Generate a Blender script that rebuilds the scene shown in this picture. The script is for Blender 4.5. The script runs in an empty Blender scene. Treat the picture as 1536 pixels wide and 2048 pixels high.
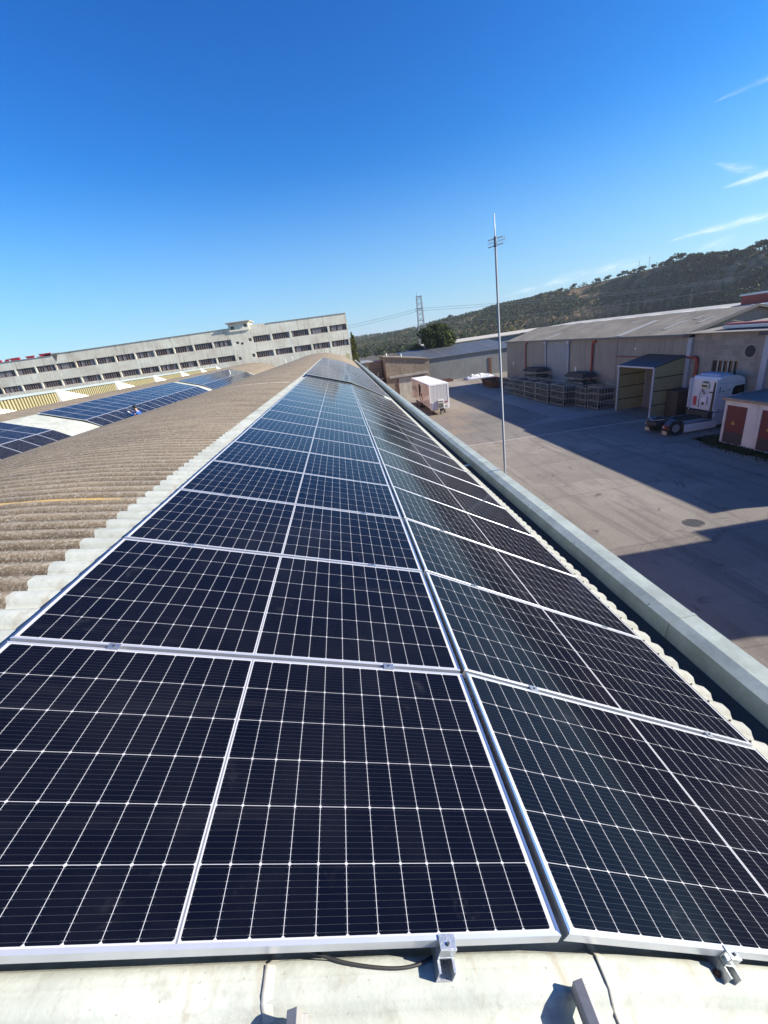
import bpy, bmesh, math, random
from mathutils import Vector, Matrix
R = math.radians
SC = bpy.context.scene
COL = SC.collection

# ------------------------------------------------------------------ camera
yaw, pit, rol = R(2.95645442), R(-22.02713796), R(-8.10381919)
fw = Vector((math.sin(yaw)*math.cos(pit), math.cos(yaw)*math.cos(pit), math.sin(pit)))
rt = Vector((math.cos(yaw), -math.sin(yaw), 0))
up = rt.cross(fw)
r2 = math.cos(rol)*rt + math.sin(rol)*up
u2 = -math.sin(rol)*rt + math.cos(rol)*up
cam_d = bpy.data.cameras.new('camera')
cam_d.sensor_fit = 'VERTICAL'; cam_d.sensor_height = 36.0
cam_d.lens = 831.147*36.0/2048.0
cam_d.clip_start = 0.05; cam_d.clip_end = 6000
cam = bpy.data.objects.new('camera', cam_d); COL.objects.link(cam)
M = Matrix((r2, u2, -fw)).transposed().to_4x4()
M.translation = Vector((-0.36612, -0.60853, 1.62589))
cam.matrix_world = M
SC.camera = cam

# ------------------------------------------------------------------ world, sun, exposure
SUN_DIR = Vector((13.2, -2.6, 6.85)).normalized()      # towards the sun
SUN_EL = math.asin(SUN_DIR.z); SUN_AZ = math.atan2(SUN_DIR.x, SUN_DIR.y)
SC.view_settings.view_transform = 'Standard'; SC.view_settings.look = 'None'
SC.view_settings.exposure = 1.05; SC.view_settings.gamma = 1.0
SC.view_settings.use_curve_mapping = False
W = bpy.data.worlds.new('World'); SC.world = W; W.use_nodes = True

class NT:
    """small helper for writing node graphs"""
    def __init__(s, nt): s.nt = nt; s.N = nt.nodes; s.L = nt.links
    def n(s, t, **k):
        o = s.N.new(t)
        for a, b in k.items(): setattr(o, a, b)
        return o
    def put(s, sock, v):
        if hasattr(v, 'is_output'): s.L.new(v, sock)
        elif v is not None: sock.default_value = v
    def m(s, op, a, b=None, c=None, clamp=False):
        o = s.n('ShaderNodeMath', operation=op, use_clamp=clamp)
        s.put(o.inputs[0], a)
        if b is not None: s.put(o.inputs[1], b)
        if c is not None: s.put(o.inputs[2], c)
        return o.outputs[0]
    def vm(s, op, a, b=None):
        o = s.n('ShaderNodeVectorMath', operation=op)
        s.put(o.inputs[0], a)
        if b is not None: s.put(o.inputs[1], b)
        return o.outputs['Value'] if op in ('DOT_PRODUCT', 'LENGTH', 'DISTANCE') else o.outputs['Vector']
    def mix(s, f, a, b, mode='MIX'):
        o = s.n('ShaderNodeMix', data_type='RGBA', blend_type=mode)
        s.put(o.inputs[0], f)
        for sk, v in ((o.inputs[6], a), (o.inputs[7], b)):
            if isinstance(v, tuple) and len(v) == 3: v = v + (1,)
            s.put(sk, v)
        return o.outputs[2]
    def noise(s, vec, scale, detail=4, rough=.55, dist=0):
        o = s.n('ShaderNodeTexNoise')
        if vec is not None: s.L.new(vec, o.inputs['Vector'])
        o.inputs['Scale'].default_value = scale; o.inputs['Detail'].default_value = detail
        o.inputs['Roughness'].default_value = rough; o.inputs['Distortion'].default_value = dist
        return o.outputs['Fac']
    def ramp(s, f, a, b, smooth=True):
        o = s.n('ShaderNodeMapRange', interpolation_type='SMOOTHSTEP' if smooth else 'LINEAR', clamp=True)
        s.put(o.inputs[0], f); o.inputs[1].default_value = a; o.inputs[2].default_value = b
        return o.outputs[0]
    def scale(s, vec, sx, sy, sz):
        return s.vm('MULTIPLY', vec, (sx, sy, sz))
    def sep(s, vec):
        o = s.n('ShaderNodeSeparateXYZ'); s.L.new(vec, o.inputs[0]); return o.outputs

w = NT(W.node_tree); w.N.clear()
sky = w.n('ShaderNodeTexSky', sky_type='NISHITA', sun_disc=False)
sky.sun_elevation = SUN_EL; sky.sun_rotation = SUN_AZ
sky.altitude = 300; sky.air_density = 1.0; sky.dust_density = 0.1; sky.ozone_density = 2.6
hs = w.n('ShaderNodeHueSaturation'); hs.inputs['Saturation'].default_value = 1.25; hs.inputs['Value'].default_value = 1.0
w.L.new(sky.outputs[0], hs.inputs['Color'])
DIR = w.n('ShaderNodeTexCoord').outputs['Generated']
DIR = w.vm('NORMALIZE', DIR)
nz = w.noise(w.scale(DIR, 9, 9, 34), 1.0, 5, .6, .4)
nz2 = w.noise(w.scale(DIR, 30, 30, 95), 1.0, 4, .6)
cl = None
STREAKS = [((.6112, .746, .2644), (.6599, .7017, .2684), .0022, .5),
           ((.6451, .7483, .1548), (.6899, .7061, .1597), .0048, .95),
           ((.6297, .7527, .1922), (.6751, .7199, .1680), .0042, .42),
           ((.5998, .7942, .0977), (.6994, .707, .1049), .0046, .8),
           ((.3498, .9351, .0564), (.5433, .8366, .0722), .0055, .42),
           ((.6336, .7699, .0756), (.668, .7396, .0817), .004, .3)]
for A, B, wd, st in STREAKS:                              # wisps of cirrus over the hill, set by direction in the sky
    A = Vector(A).normalized(); B = Vector(B).normalized()
    nrm = A.cross(B).normalized(); mid = (A+B).normalized(); tan = nrm.cross(mid).normalized()
    hl = (B-A).length/2
    d = w.vm('DOT_PRODUCT', DIR, tuple(nrm)); t = w.vm('DOT_PRODUCT', DIR, tuple(tan))
    d = w.m('ADD', d, w.m('MULTIPLY', w.m('SUBTRACT', nz, .5), wd*4.2))
    t0 = w.m('DIVIDE', t, hl)                            # -1..1 along
    wid = w.m('MULTIPLY_ADD', w.ramp(t0, -1.0, .6), wd*1.0, wd*.35)
    g = w.m('DIVIDE', d, wid); g = w.m('EXPONENT', w.m('MULTIPLY', w.m('MULTIPLY', g, g), -1.0))
    e = w.m('MULTIPLY', w.ramp(t0, -1.1, -.5), w.m('SUBTRACT', 1.0, w.ramp(t0, .9, 1.6)))
    front = w.m('GREATER_THAN', w.vm('DOT_PRODUCT', DIR, tuple(mid)), 0.5)
    g = w.m('MULTIPLY', w.m('MULTIPLY', g, e), front)
    cv_ = w.n('ShaderNodeCombineXYZ'); w.put(cv_.inputs[0], w.m('MULTIPLY', t, 26.0)); w.put(cv_.inputs[1], w.m('MULTIPLY', w.m('MULTIPLY_ADD', t, .10, d), 520.0)); cv_.inputs[2].default_value = A.x*50
    fib = w.noise(cv_.outputs[0], 1.0, 5, .65, .6)
    g = w.m('MULTIPLY', g, w.m('MULTIPLY_ADD', w.ramp(fib, .3, .72), .85, .22))
    g = w.m('MULTIPLY', g, w.m('MULTIPLY', w.m('MULTIPLY_ADD', w.ramp(nz2, .25, .8), 1.1, .15), st))
    cl = g if cl is None else w.m('ADD', cl, g)
cl = w.m('MINIMUM', cl, .9)
elv = w.sep(DIR)[2]
tint = w.mix(1.0, hs.outputs[0], (.92, .97, 1.24), 'MULTIPLY')
ts = w.sep(tint); tc_ = w.n('ShaderNodeCombineXYZ')           # deeper, less violet blue overhead
w.put(tc_.inputs[0], w.m('MULTIPLY', w.m('POWER', ts[0], 1.5), .47)); w.put(tc_.inputs[1], w.m('MULTIPLY', w.m('POWER', ts[1], 1.3), .745)); w.put(tc_.inputs[2], w.m('MULTIPLY', ts[2], 1.03))
tint = w.mix(w.m('MULTIPLY', w.m('SUBTRACT', 1.0, w.ramp(elv, -.02, .34)), .78), tc_.outputs[0], (2.25, 3.28, 4.95))   # pale blue air low over the horizon
skyc = w.mix(cl, tint, (7.2, 7.6, 7.9))
bg = w.n('ShaderNodeBackground'); bg.inputs['Strength'].default_value = 0.078
w.L.new(skyc, bg.inputs['Color'])
wo = w.n('ShaderNodeOutputWorld'); w.L.new(bg.outputs[0], wo.inputs[0])

sd = bpy.data.lights.new('sun', 'SUN'); sd.energy = 5.0; sd.angle = R(0.53); sd.color = (1.0, .92, .80)
so = bpy.data.objects.new('sun', sd); COL.objects.link(so)
so.rotation_euler = SUN_DIR.to_track_quat('Z', 'Y').to_euler()

# ------------------------------------------------------------------ materials
MATS = {}
def mat(name, color, rough=.8, metal=0.0, var=0.0, vscale=2.0, bump=0.0, bscale=40, spec=None, streak=0.0, coord='Object', coat=0.0):
    """principled material with two-scale colour variation, optional vertical streaks and bump"""
    if name in MATS: return MATS[name]
    m = bpy.data.materials.new(name); m.use_nodes = True
    g = NT(m.node_tree); b = g.N['Principled BSDF']
    b.inputs['Roughness'].default_value = rough; b.inputs['Metallic'].default_value = metal
    if spec is not None: b.inputs['Specular IOR Level'].default_value = spec
    if coat: b.inputs['Coat Weight'].default_value = coat; b.inputs['Coat Roughness'].default_value = .08
    P = g.n('ShaderNodeNewGeometry').outputs['Position'] if coord == 'World' else g.n('ShaderNodeTexCoord').outputs['Object']
    if var:
        f1 = g.noise(P, vscale, 5, .62); f2 = g.noise(P, vscale*7.3, 3, .6)
        f = g.m('ADD', g.m('MULTIPLY', f1, .7), g.m('MULTIPLY', f2, .3))
        f = g.ramp(f, .32, .68, False)
        lo = tuple(c*(1-var) for c in color); hi = tuple(min(.9, c*(1+var*.55)) for c in color)
        c = g.mix(f, lo, hi)
        if streak:
            s1 = g.noise(g.scale(P, 3.0, 3.0, .22), 1.0, 4, .6)
            c = g.mix(g.m('MULTIPLY', g.ramp(s1, .5, .72), streak), c, tuple(x*.35 for x in color))
        g.L.new(c, b.inputs['Base Color'])
    else:
        b.inputs['Base Color'].default_value = color + (1,)
    if bump:
        bp = g.n('ShaderNodeBump'); bp.inputs['Strength'].default_value = bump; bp.inputs['Distance'].default_value = .02
        g.L.new(g.noise(P, bscale, 4, .6), bp.inputs['Height']); g.L.new(bp.outputs[0], b.inputs['Normal'])
    MATS[name] = m
    return m

def mat_cells():
    m = bpy.data.materials.new('solar_cells'); m.use_nodes = True
    g = NT(m.node_tree); b = g.N['Principled BSDF']
    uv = g.sep(g.n('ShaderNodeTexCoord').outputs['UV'])
    u, v = uv[0], uv[1]
    us = g.m('SUBTRACT', u, 1.047)
    uh = g.m('SUBTRACT', g.m('ABSOLUTE', us), .0065)
    vv = g.m('SUBTRACT', v, .015)
    PU, PV = .0846, .168
    cu = g.m('DIVIDE', uh, PU); cv = g.m('DIVIDE', vv, PV)
    fu = g.m('MULTIPLY', g.m('FRACT', cu), PU); fv = g.m('MULTIPLY', g.m('FRACT', cv), PV)
    du = g.m('MINIMUM', fu, g.m('SUBTRACT', PU, fu)); dv = g.m('MINIMUM', fv, g.m('SUBTRACT', PV, fv))
    cell = g.m('MULTIPLY', g.m('GREATER_THAN', du, .00082), g.m('GREATER_THAN', dv, .00082))
    cell = g.m('MULTIPLY', cell, g.m('GREATER_THAN', g.m('ADD', du, dv), .0062))
    inb = g.m('MULTIPLY', g.m('GREATER_THAN', uh, 0), g.m('LESS_THAN', uh, 12*PU))
    inb = g.m('MULTIPLY', inb, g.m('MULTIPLY', g.m('GREATER_THAN', vv, 0), g.m('LESS_THAN', vv, 6*PV)))
    cell = g.m('MULTIPLY', cell, inb)
    mid = g.m('LESS_THAN', g.m('ABSOLUTE', us), .0026)
    # thin busbars across each half cell, with small solder pads near the cell edges
    bb = g.m('FRACT', g.m('DIVIDE', fv, PV/10))
    bd = g.m('MULTIPLY', g.m('ABSOLUTE', g.m('SUBTRACT', bb, .5)), PV/10)
    pad = g.m('LESS_THAN', du, .006)
    bw = g.m('MULTIPLY_ADD', pad, .0005, .00042)
    bus = g.m('LESS_THAN', bd, bw)
    wn = g.n('ShaderNodeTexWhiteNoise', noise_dimensions='4D')
    cx = g.n('ShaderNodeCombineXYZ')
    g.put(cx.inputs[0], g.m('FLOOR', cu)); g.put(cx.inputs[1], g.m('FLOOR', cv)); g.put(cx.inputs[2], g.m('SIGN', us))
    g.L.new(cx.outputs[0], wn.inputs['Vector'])
    oi = g.n('ShaderNodeObjectInfo'); g.L.new(oi.outputs['Random'], wn.inputs['W'])
    cc = g.mix(wn.outputs['Value'], (.0008, .0019, .0078), (.0022, .0032, .0092))
    cc = g.mix(g.m('MULTIPLY', bus, g.m('MULTIPLY_ADD', pad, .15, .11)), cc, (.28, .29, .31))
    back = g.mix(mid, (.46, .46, .48), (.16, .17, .20))
    c = g.mix(cell, back, cc)
    P = g.n('ShaderNodeNewGeometry').outputs['Position']
    dust = g.m('ADD', g.m('MULTIPLY', g.ramp(g.noise(P, 1.1, 5, .6), .40, .75), .012), g.m('MULTIPLY', g.ramp(g.noise(P, 420, 2, .5), .58, .8), .020))
    dust = g.m('ADD', dust, .0035)
    sm_ = g.m('MULTIPLY', g.ramp(g.noise(P, 3.1, 5, .7, .5), .60, .74), .030)
    dust = g.m('ADD', dust, sm_)
    rn_ = g.m('MULTIPLY', g.ramp(g.noise(g.scale(P, .5, 5.5, .5), 1.6, 4, .65, .3), .56, .72), .012)      # rain runs down the slope
    dust = g.m('ADD', dust, rn_)
    vo = g.n('ShaderNodeTexVoronoi'); vo.inputs['Scale'].default_value = 2.1; g.L.new(P, vo.inputs['Vector'])
    dr = g.m('MULTIPLY', g.m('LESS_THAN', g.m('ADD', vo.outputs['Distance'], g.m('MULTIPLY', g.noise(P, 60, 3), .02)), .027), g.m('GREATER_THAN', g.sep(vo.outputs['Color'])[0], .86))
    dust = g.m('ADD', dust, g.m('MULTIPLY', dr, .5))
    c = g.mix(dust, c, (.39, .40, .38))
    g.L.new(c, b.inputs['Base Color'])
    b.inputs['Roughness'].default_value = .07; b.inputs['IOR'].default_value = 1.18
    g.L.new(g.m('MULTIPLY_ADD', g.noise(P, 30, 3, .5), .06, .07), b.inputs['Roughness'])
    return m

def mat_roof(xb, wy0, wy1, ochre):
    """fibre-cement vault: weathered brown sheets, and white cleaned sheets to the right of local x = xb"""
    m = bpy.data.materials.new('roof_sheets'); m.use_nodes = True
    g = NT(m.node_tree); b = g.N['Principled BSDF']; b.inputs['Roughness'].default_value = .9
    b.inputs['Specular IOR Level'].default_value = .25
    tc = g.n('ShaderNodeTexCoord').outputs['Object']; x, y, z = g.sep(tc)
    P = tc
    n1 = g.noise(g.scale(P, .8, 2.2, .8), 1.2, 6, .65); n2 = g.noise(P, 22, 5, .7); n3 = g.noise(g.scale(P, 1.2, 9, 1.2), 1.0, 4, .6)
    n4 = g.noise(P, 130, 3, .6)
    br = g.mix(g.ramp(n1, .3, .7), (.115, .084, .050), (.265, .205, .128))
    br = g.mix(g.m('MULTIPLY', g.ramp(n2, .48, .72), .75), br, (.37, .33, .27))
    br = g.mix(g.m('MULTIPLY', g.ramp(n3, .52, .7), .6), br, (.095, .075, .055))
    br = g.mix(g.m('MULTIPLY', g.ramp(n4, .5, .75), .45), br, (.42, .39, .34))
    n5 = g.noise(g.scale(P, 1, .55, 1), 75, 4, .75); n6 = g.noise(P, 6, 5, .7)
    # tops of the waves bleached, troughs holding dirt
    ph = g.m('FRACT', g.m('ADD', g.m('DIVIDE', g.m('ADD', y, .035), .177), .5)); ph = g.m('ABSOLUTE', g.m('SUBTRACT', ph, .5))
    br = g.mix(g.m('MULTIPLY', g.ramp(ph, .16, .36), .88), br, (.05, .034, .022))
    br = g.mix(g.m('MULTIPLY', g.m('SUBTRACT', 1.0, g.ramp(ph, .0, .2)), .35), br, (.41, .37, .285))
    sheet = g.n('ShaderNodeTexWhiteNoise', noise_dimensions='2D'); cb = g.n('ShaderNodeCombineXYZ')
    g.put(cb.inputs[0], g.m('FLOOR', g.m('DIVIDE', x, 1.5))); g.put(cb.inputs[1], g.m('FLOOR', g.m('DIVIDE', y, .885)))
    g.L.new(cb.outputs[0], sheet.inputs['Vector'])
    br = g.mix(g.m('MULTIPLY', g.ramp(n5, .50, .66), .6), br, (.44, .41, .36))
    br = g.mix(g.m('MULTIPLY', g.ramp(n5, .50, .36), .75), br, (.085, .065, .045))
    br = g.mix(g.m('MULTIPLY', g.ramp(n6, .52, .68), .5), br, (.19, .15, .105))
    br = g.mix(g.m('MULTIPLY', sheet.outputs['Value'], .28), br, (.30, .25, .19))
    for (ya, yb, xa, xc, colr, amt) in ochre:
        k = g.m('MULTIPLY', g.m('MULTIPLY', g.m('GREATER_THAN', y, ya), g.m('LESS_THAN', y, yb)), g.m('MULTIPLY', g.m('GREATER_THAN', x, xa), g.m('LESS_THAN', x, xc)))
        k = g.m('MULTIPLY', k, g.m('MULTIPLY', g.ramp(g.noise(g.scale(P, 3, 14, 3), 1.0, 3, .6), .36, .5), amt))
        br = g.mix(k, br, colr)
    w1 = g.noise(P, 2.6, 6, .65); w2 = g.noise(P, 17, 4, .65); w3 = g.noise(P, 60, 3, .6); w4 = g.noise(g.scale(P, 6, 1.2, 6), 1.5, 5, .65, .6)
    wh = g.mix(g.ramp(w1, .34, .68), (.345, .365, .325), (.455, .475, .43))
    wh = g.mix(g.m('MULTIPLY', g.ramp(w2, .50, .74), .5), wh, (.27, .265, .225))
    wh = g.mix(g.m('MULTIPLY', g.ramp(w4, .55, .70), .6), wh, (.31, .275, .205))
    wh = g.mix(g.m('MULTIPLY', g.ramp(w3, .67, .76), .7), wh, (.17, .145, .11))
    wh = g.mix(g.m('MULTIPLY', g.ramp(x, 1.80, 2.1), .55), wh, (.25, .24, .205))
    xx = g.m('ADD', x, g.m('MULTIPLY', g.m('SUBTRACT', g.noise(P, 14, 3, .6), .5), .03))
    wm = g.m('MULTIPLY', g.m('GREATER_THAN', xx, xb), g.m('MULTIPLY', g.m('GREATER_THAN', y, wy0), g.m('LESS_THAN', y, wy1)))
    g.L.new(g.mix(wm, br, wh), b.inputs['Base Color'])
    bp = g.n('ShaderNodeBump'); bp.inputs['Strength'].default_value = .35; bp.inputs['Distance'].default_value = .006
    mic = g.m('SINE', g.m('MULTIPLY', y, 2*math.pi/.0421)); mic = g.m('MULTIPLY', g.m('POWER', g.m('MAXIMUM', mic, 0.0), 6), .32)
    hgt = g.m('ADD', mic, g.m('MULTIPLY', g.noise(P, 55, 4, .65), .8))
    hgt = g.m('ADD', hgt, g.noise(g.scale(P, 5, 5, 5), 1.6, 4, .6, .8)); g.L.new(hgt, bp.inputs['Height']); g.L.new(bp.outputs[0], b.inputs['Normal'])
    return m

def mat_block(name, color, bw, bh, mortar, var=.25, axis='XZ'):
    m = bpy.data.materials.new(name); m.use_nodes = True
    g = NT(m.node_tree); b = g.N['Principled BSDF']; b.inputs['Roughness'].default_value = .92
    P = g.n('ShaderNodeNewGeometry').outputs['Position']; x, y, z = g.sep(P)
    cb = g.n('ShaderNodeCombineXYZ'); g.put(cb.inputs[0], x if axis == 'XZ' else y); g.put(cb.inputs[1], z)
    t = g.n('ShaderNodeTexBrick'); g.L.new(cb.outputs[0], t.inputs['Vector'])
    t.inputs['Scale'].default_value = 1.0; t.inputs['Brick Width'].default_value = bw; t.inputs['Row Height'].default_value = bh
    t.inputs['Mortar Size'].default_value = mortar; t.inputs['Bias'].default_value = 0
    t.inputs['Color1'].default_value = tuple(c*(1-var) for c in color)+(1,); t.inputs['Color2'].default_value = tuple(c*(1+var*.6) for c in color)+(1,)
    t.inputs['Mortar'].default_value = tuple(c*1.25 for c in color)+(1,)
    n = g.noise(P, .9, 5, .6)
    c = g.mix(g.m('MULTIPLY', g.ramp(n, .4, .7), .45), t.outputs['Color'], tuple(x*.62 for x in color))
    s1 = g.noise(g.scale(P, 1.6, 1.6, .15), 1.0, 4, .6)
    c = g.mix(g.m('MULTIPLY', g.ramp(s1, .52, .75), .4), c, tuple(x*.5 for x in color))
    g.L.new(c, b.inputs['Base Color'])
    return m

def mat_yard():
    m = bpy.data.materials.new('yard_paving'); m.use_nodes = True
    g = NT(m.node_tree); b = g.N['Principled BSDF']; b.inputs['Roughness'].default_value = .92
    P = g.n('ShaderNodeNewGeometry').outputs['Position']; x, y, z = g.sep(P)
    a = g.noise(P, .09, 5, .6); c2 = g.noise(P, .55, 6, .65); c3 = g.noise(P, 9, 4, .7)
    c = g.mix(g.ramp(a, .35, .65), (.190, .170, .138), (.262, .236, .195))
    c = g.mix(g.m('MULTIPLY', g.ramp(c2, .45, .72), .55), c, (.125, .108, .092))
    c = g.mix(g.m('MULTIPLY', g.ramp(c3, .48, .72), .5), c, (.30, .265, .22))
    tr = g.noise(g.scale(P, 1.6, .12, 1), 1.0, 4, .6, .5)            # worn wheel tracks along the yard
    c = g.mix(g.m('MULTIPLY', g.ramp(tr, .50, .66), .5), c, (.105, .090, .076))
    oil = g.noise(P, .75, 4, .6, .8); c = g.mix(g.m('MULTIPLY', g.ramp(oil, .63, .72), .6), c, (.055, .048, .043))
    jn = g.m('ABSOLUTE', g.m('SUBTRACT', g.m('FRACT', g.m('DIVIDE', g.m('ADD', y, 1.5), 6.3)), .5)); c = g.mix(g.m('MULTIPLY', g.m('LESS_THAN', jn, .006), g.m('MULTIPLY', g.m('LESS_THAN', y, 33), .45)), c, (.07, .06, .052))
    pv_ = g.n('ShaderNodeTexVoronoi', distance='CHEBYCHEV'); pv_.inputs['Scale'].default_value = .13; g.L.new(P, pv_.inputs['Vector'])
    c = g.mix(g.m('MULTIPLY', g.m('GREATER_THAN', g.sep(pv_.outputs['Color'])[0], .72), .30), c, (.12, .105, .09))
    # darker band across the middle of the yard
    px = g.m('MULTIPLY', g.m('GREATER_THAN', y, 34.5), g.m('LESS_THAN', y, 64))
    c = g.mix(g.m('MULTIPLY', px, .35), c, (.105, .10, .096))
    sand = g.m('MULTIPLY', g.ramp(g.noise(P, .16, 4, .6), .5, .62), g.m('GREATER_THAN', y, 40))
    c = g.mix(g.m('MULTIPLY', sand, .5), c, (.27, .205, .135))
    vo = g.n('ShaderNodeTexVoronoi', feature='DISTANCE_TO_EDGE'); vo.inputs['Scale'].default_value = .9
    g.L.new(g.vm('ADD', P, g.vm('MULTIPLY', g.n('ShaderNodeTexNoise').outputs['Color'], (0.0, 0.0, 0.0))), vo.inputs['Vector'])
    cr = g.m('MULTIPLY', g.m('LESS_THAN', vo.outputs['Distance'], .012), g.ramp(g.noise(P, .3, 3), .5, .6))
    c = g.mix(g.m('MULTIPLY', cr, .6), c, (.06, .055, .05))
    g.L.new(c, b.inputs['Base Color'])
    bp = g.n('ShaderNodeBump'); bp.inputs['Strength'].default_value = .5; bp.inputs['Distance'].default_value = .03
    g.L.new(g.noise(P, 14, 5, .65), bp.inputs['Height']); g.L.new(bp.outputs[0], b.inputs['Normal'])
    return m

def mat_hill():
    m = bpy.data.materials.new('hill_scrub'); m.use_nodes = True
    g = NT(m.node_tree); b = g.N['Principled BSDF']; b.inputs['Roughness'].default_value = 1.0; b.inputs['Specular IOR Level'].default_value = 0
    P = g.n('ShaderNodeNewGeometry').outputs['Position']
    a = g.noise(P, .012, 6, .62); c2 = g.noise(P, .06, 6, .68); c3 = g.noise(P, .3, 4, .7)
    c = g.mix(g.ramp(a, .4, .6), (.062, .060, .032), (.26, .185, .105))
    c = g.mix(g.m('MULTIPLY', g.ramp(c2, .46, .62), .85), c, (.030, .039, .018))
    c = g.mix(g.m('MULTIPLY', g.ramp(c3, .55, .72), .5), c, (.036, .042, .024))
    # bare orange clay of the old quarry cuts
    q = g.noise(P, .018, 3, .5, .6); cut = g.ramp(q, .60, .67)
    c = g.mix(g.m('MULTIPLY', cut, .9), c, (.40, .235, .125))
    # faint terraces
    tz = g.m('FRACT', g.m('DIVIDE', g.m('ADD', g.sep(P)[2], g.m('MULTIPLY', a, 14)), 7.5))
    c = g.mix(g.m('MULTIPLY', g.m('LESS_THAN', tz, .16), .35), c, (.17, .14, .09))
    g.L.new(c, b.inputs['Base Color'])
    bp = g.n('ShaderNodeBump'); bp.inputs['Strength'].default_value = 1; bp.inputs['Distance'].default_value = 3
    g.L.new(g.noise(P, .12, 6, .7), bp.inputs['Height']); g.L.new(bp.outputs[0], b.inputs['Normal'])
    return m

def mat_leaf(name, c1, c2):
    m = bpy.data.materials.new(name); m.use_nodes = True
    g = NT(m.node_tree); b = g.N['Principled BSDF']; b.inputs['Roughness'].default_value = .75; b.inputs['Specular IOR Level'].default_value = .15
    P = g.n('ShaderNodeNewGeometry').outputs['Position']
    f = g.ramp(g.noise(P, .55, 4, .7), .35, .65); f2 = g.ramp(g.noise(P, 5, 2, .6), .3, .7)
    c = g.mix(f, c1, c2); c = g.mix(g.m('MULTIPLY', f2, .4), c, tuple(x*.6 for x in c1))
    g.L.new(c, b.inputs['Base Color'])
    return m

M_CELL = mat_cells()
M_ALU = mat('anodised_aluminium', (.66, .67, .69), .34, .55, .06, 6, 0)
M_ALU2 = mat('brushed_aluminium', (.60, .62, .66), .22, .93, .06, 6, 0)
M_GALV = mat('galvanised_steel', (.52, .54, .56), .38, .85, .2, 9, .1, 60)
M_DARKSTEEL = mat('dark_bolt_steel', (.10, .10, .11), .45, .7)
M_RUBBER = mat('black_rubber', (.02, .02, .021), .55)
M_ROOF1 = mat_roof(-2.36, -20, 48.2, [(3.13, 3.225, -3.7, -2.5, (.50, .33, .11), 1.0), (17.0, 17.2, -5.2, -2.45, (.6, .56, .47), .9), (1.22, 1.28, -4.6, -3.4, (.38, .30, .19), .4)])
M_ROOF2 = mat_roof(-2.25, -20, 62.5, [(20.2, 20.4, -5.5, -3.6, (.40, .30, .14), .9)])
M_GUTTER = mat('painted_zinc_gutter', (.43, .475, .405), .5, 0.0, .28, 2.2, .12, 9, streak=.25, coord='World')
M_WALLOWN = mat('factory_wall', (.52, .31, .21), .9, 0, .2, .6, .2, 20, streak=.3, coord='World')
M_FACADE = mat('weathered_render', (.90, .80, .625), .95, 0, .30, .35, .15, 6, spec=.1, streak=.6, coord='World')
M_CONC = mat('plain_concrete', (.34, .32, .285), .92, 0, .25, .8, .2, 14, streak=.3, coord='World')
M_CONCD = mat('grey_concrete_panel', (.205, .208, .20), .9, 0, .22, .4, .1, 10, streak=.2, coord='World')  # concrete of a darker grey than the plain one
M_GLASSD = mat('dusty_window_glass', (.035, .038, .043), .18, 0, .6, 1.6, coord='World')
M_WINFR = mat('faded_red_window_frame', (.30, .215, .19), .7, 0, .2, 1, coord='World')
M_YELLOW = mat('yellow_ribbed_sheet', (.34, .305, .17), .6, 0, .12, .6, coord='World')
M_WHITE = mat('white_painted_sheet', (.62, .61, .57), .5, 0, .08, 1.2, coord='World')
M_PALEBLUE = mat('pale_flashing', (.34, .40, .42), .5, .1, .12, 1.2, coord='World')
M_RED = mat('red_paint', (.27, .035, .028), .5, 0, .15, 3, coord='World')
M_SIGNRED = mat('red_sign_letters', (.36, .03, .05), .6, 0, .1, 2, coord='World')
M_BLOCK = mat_block('grey_block_wall', (.28, .25, .21), .8, .4, .006, .2, 'YZ')
M_TAN = mat_block('tan_block_wall', (.25, .205, .15), .5, .22, .01, .22, 'XZ')
M_TANY = mat_block('tan_block_side_wall', (.25, .205, .15), .5, .22, .01, .22, 'YZ')
M_PANEL = mat('precast_wall_panel', (.275, .24, .20), .9, 0, .16, .35, .1, 8, streak=.35, coord='World')
M_PANELB = mat('bluish_shutter_sheet', (.25, .255, .27), .7, 0, .12, .5, 0, 8, streak=.3, coord='World')
M_WROOF = mat('fibre_cement_roof', (.27, .24, .19), .92, 0, .42, .3, .2, 5, coord='World')
M_SKYL = mat('translucent_roof_strip', (.52, .47, .37), .6, 0, .1, 1, coord='World')
M_GREENY = mat('olive_cladding', (.27, .25, .135), .6, 0, .15, .8, coord='World')
M_DKROOF = mat('dark_lean_to_roof', (.035, .048, .058), .5, .2, .2, .5, coord='World')
M_BLACK = mat('black_paint', (.012, .012, .014), .6)
M_TRUCKW = mat('white_truck_paint', (.56, .585, .62), .25, 0, .05, 2, coat=.6)
M_TRAILW = mat('white_trailer_paint', (.80, .79, .77), .16, 0, .05, 1, coat=.7)
M_CHASSIS = mat('grimy_chassis', (.032, .033, .036), .6, .2, .3, 4)
M_LAMP = mat('red_lamp_lens', (.25, .02, .02), .3)
M_ORANGEW = mat('plate_reflector', (.42, .36, .26), .5)
M_CAGE = mat('dull_rack_steel', (.36, .365, .32), .6, .5, .3, 3, coord='World')
M_RUST = mat('rusted_steel', (.15, .07, .045), .85, .2, .35, 3, coord='World')
M_TARPW = mat('white_film', (.55, .55, .56), .5, 0, .08, 2)
M_TARPB = mat('blue_tarp', (.05, .07, .22), .5, 0, .2, 2)
M_CREAM = mat('cream_render', (.62, .585, .55), .9, 0, .2, 1.2, .1, 20, streak=.35, coord='World')
M_MAROON = mat('maroon_door_paint', (.11, .012, .018), .55, 0, .15, 2, coord='World')
M_SIGNY = mat('yellow_warning_plate', (.42, .30, .05), .5)
M_LANE = mat('pale_concrete_lane', (.27, .24, .205), .9, 0, .2, .6, .15, 10, coord='World')
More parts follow.
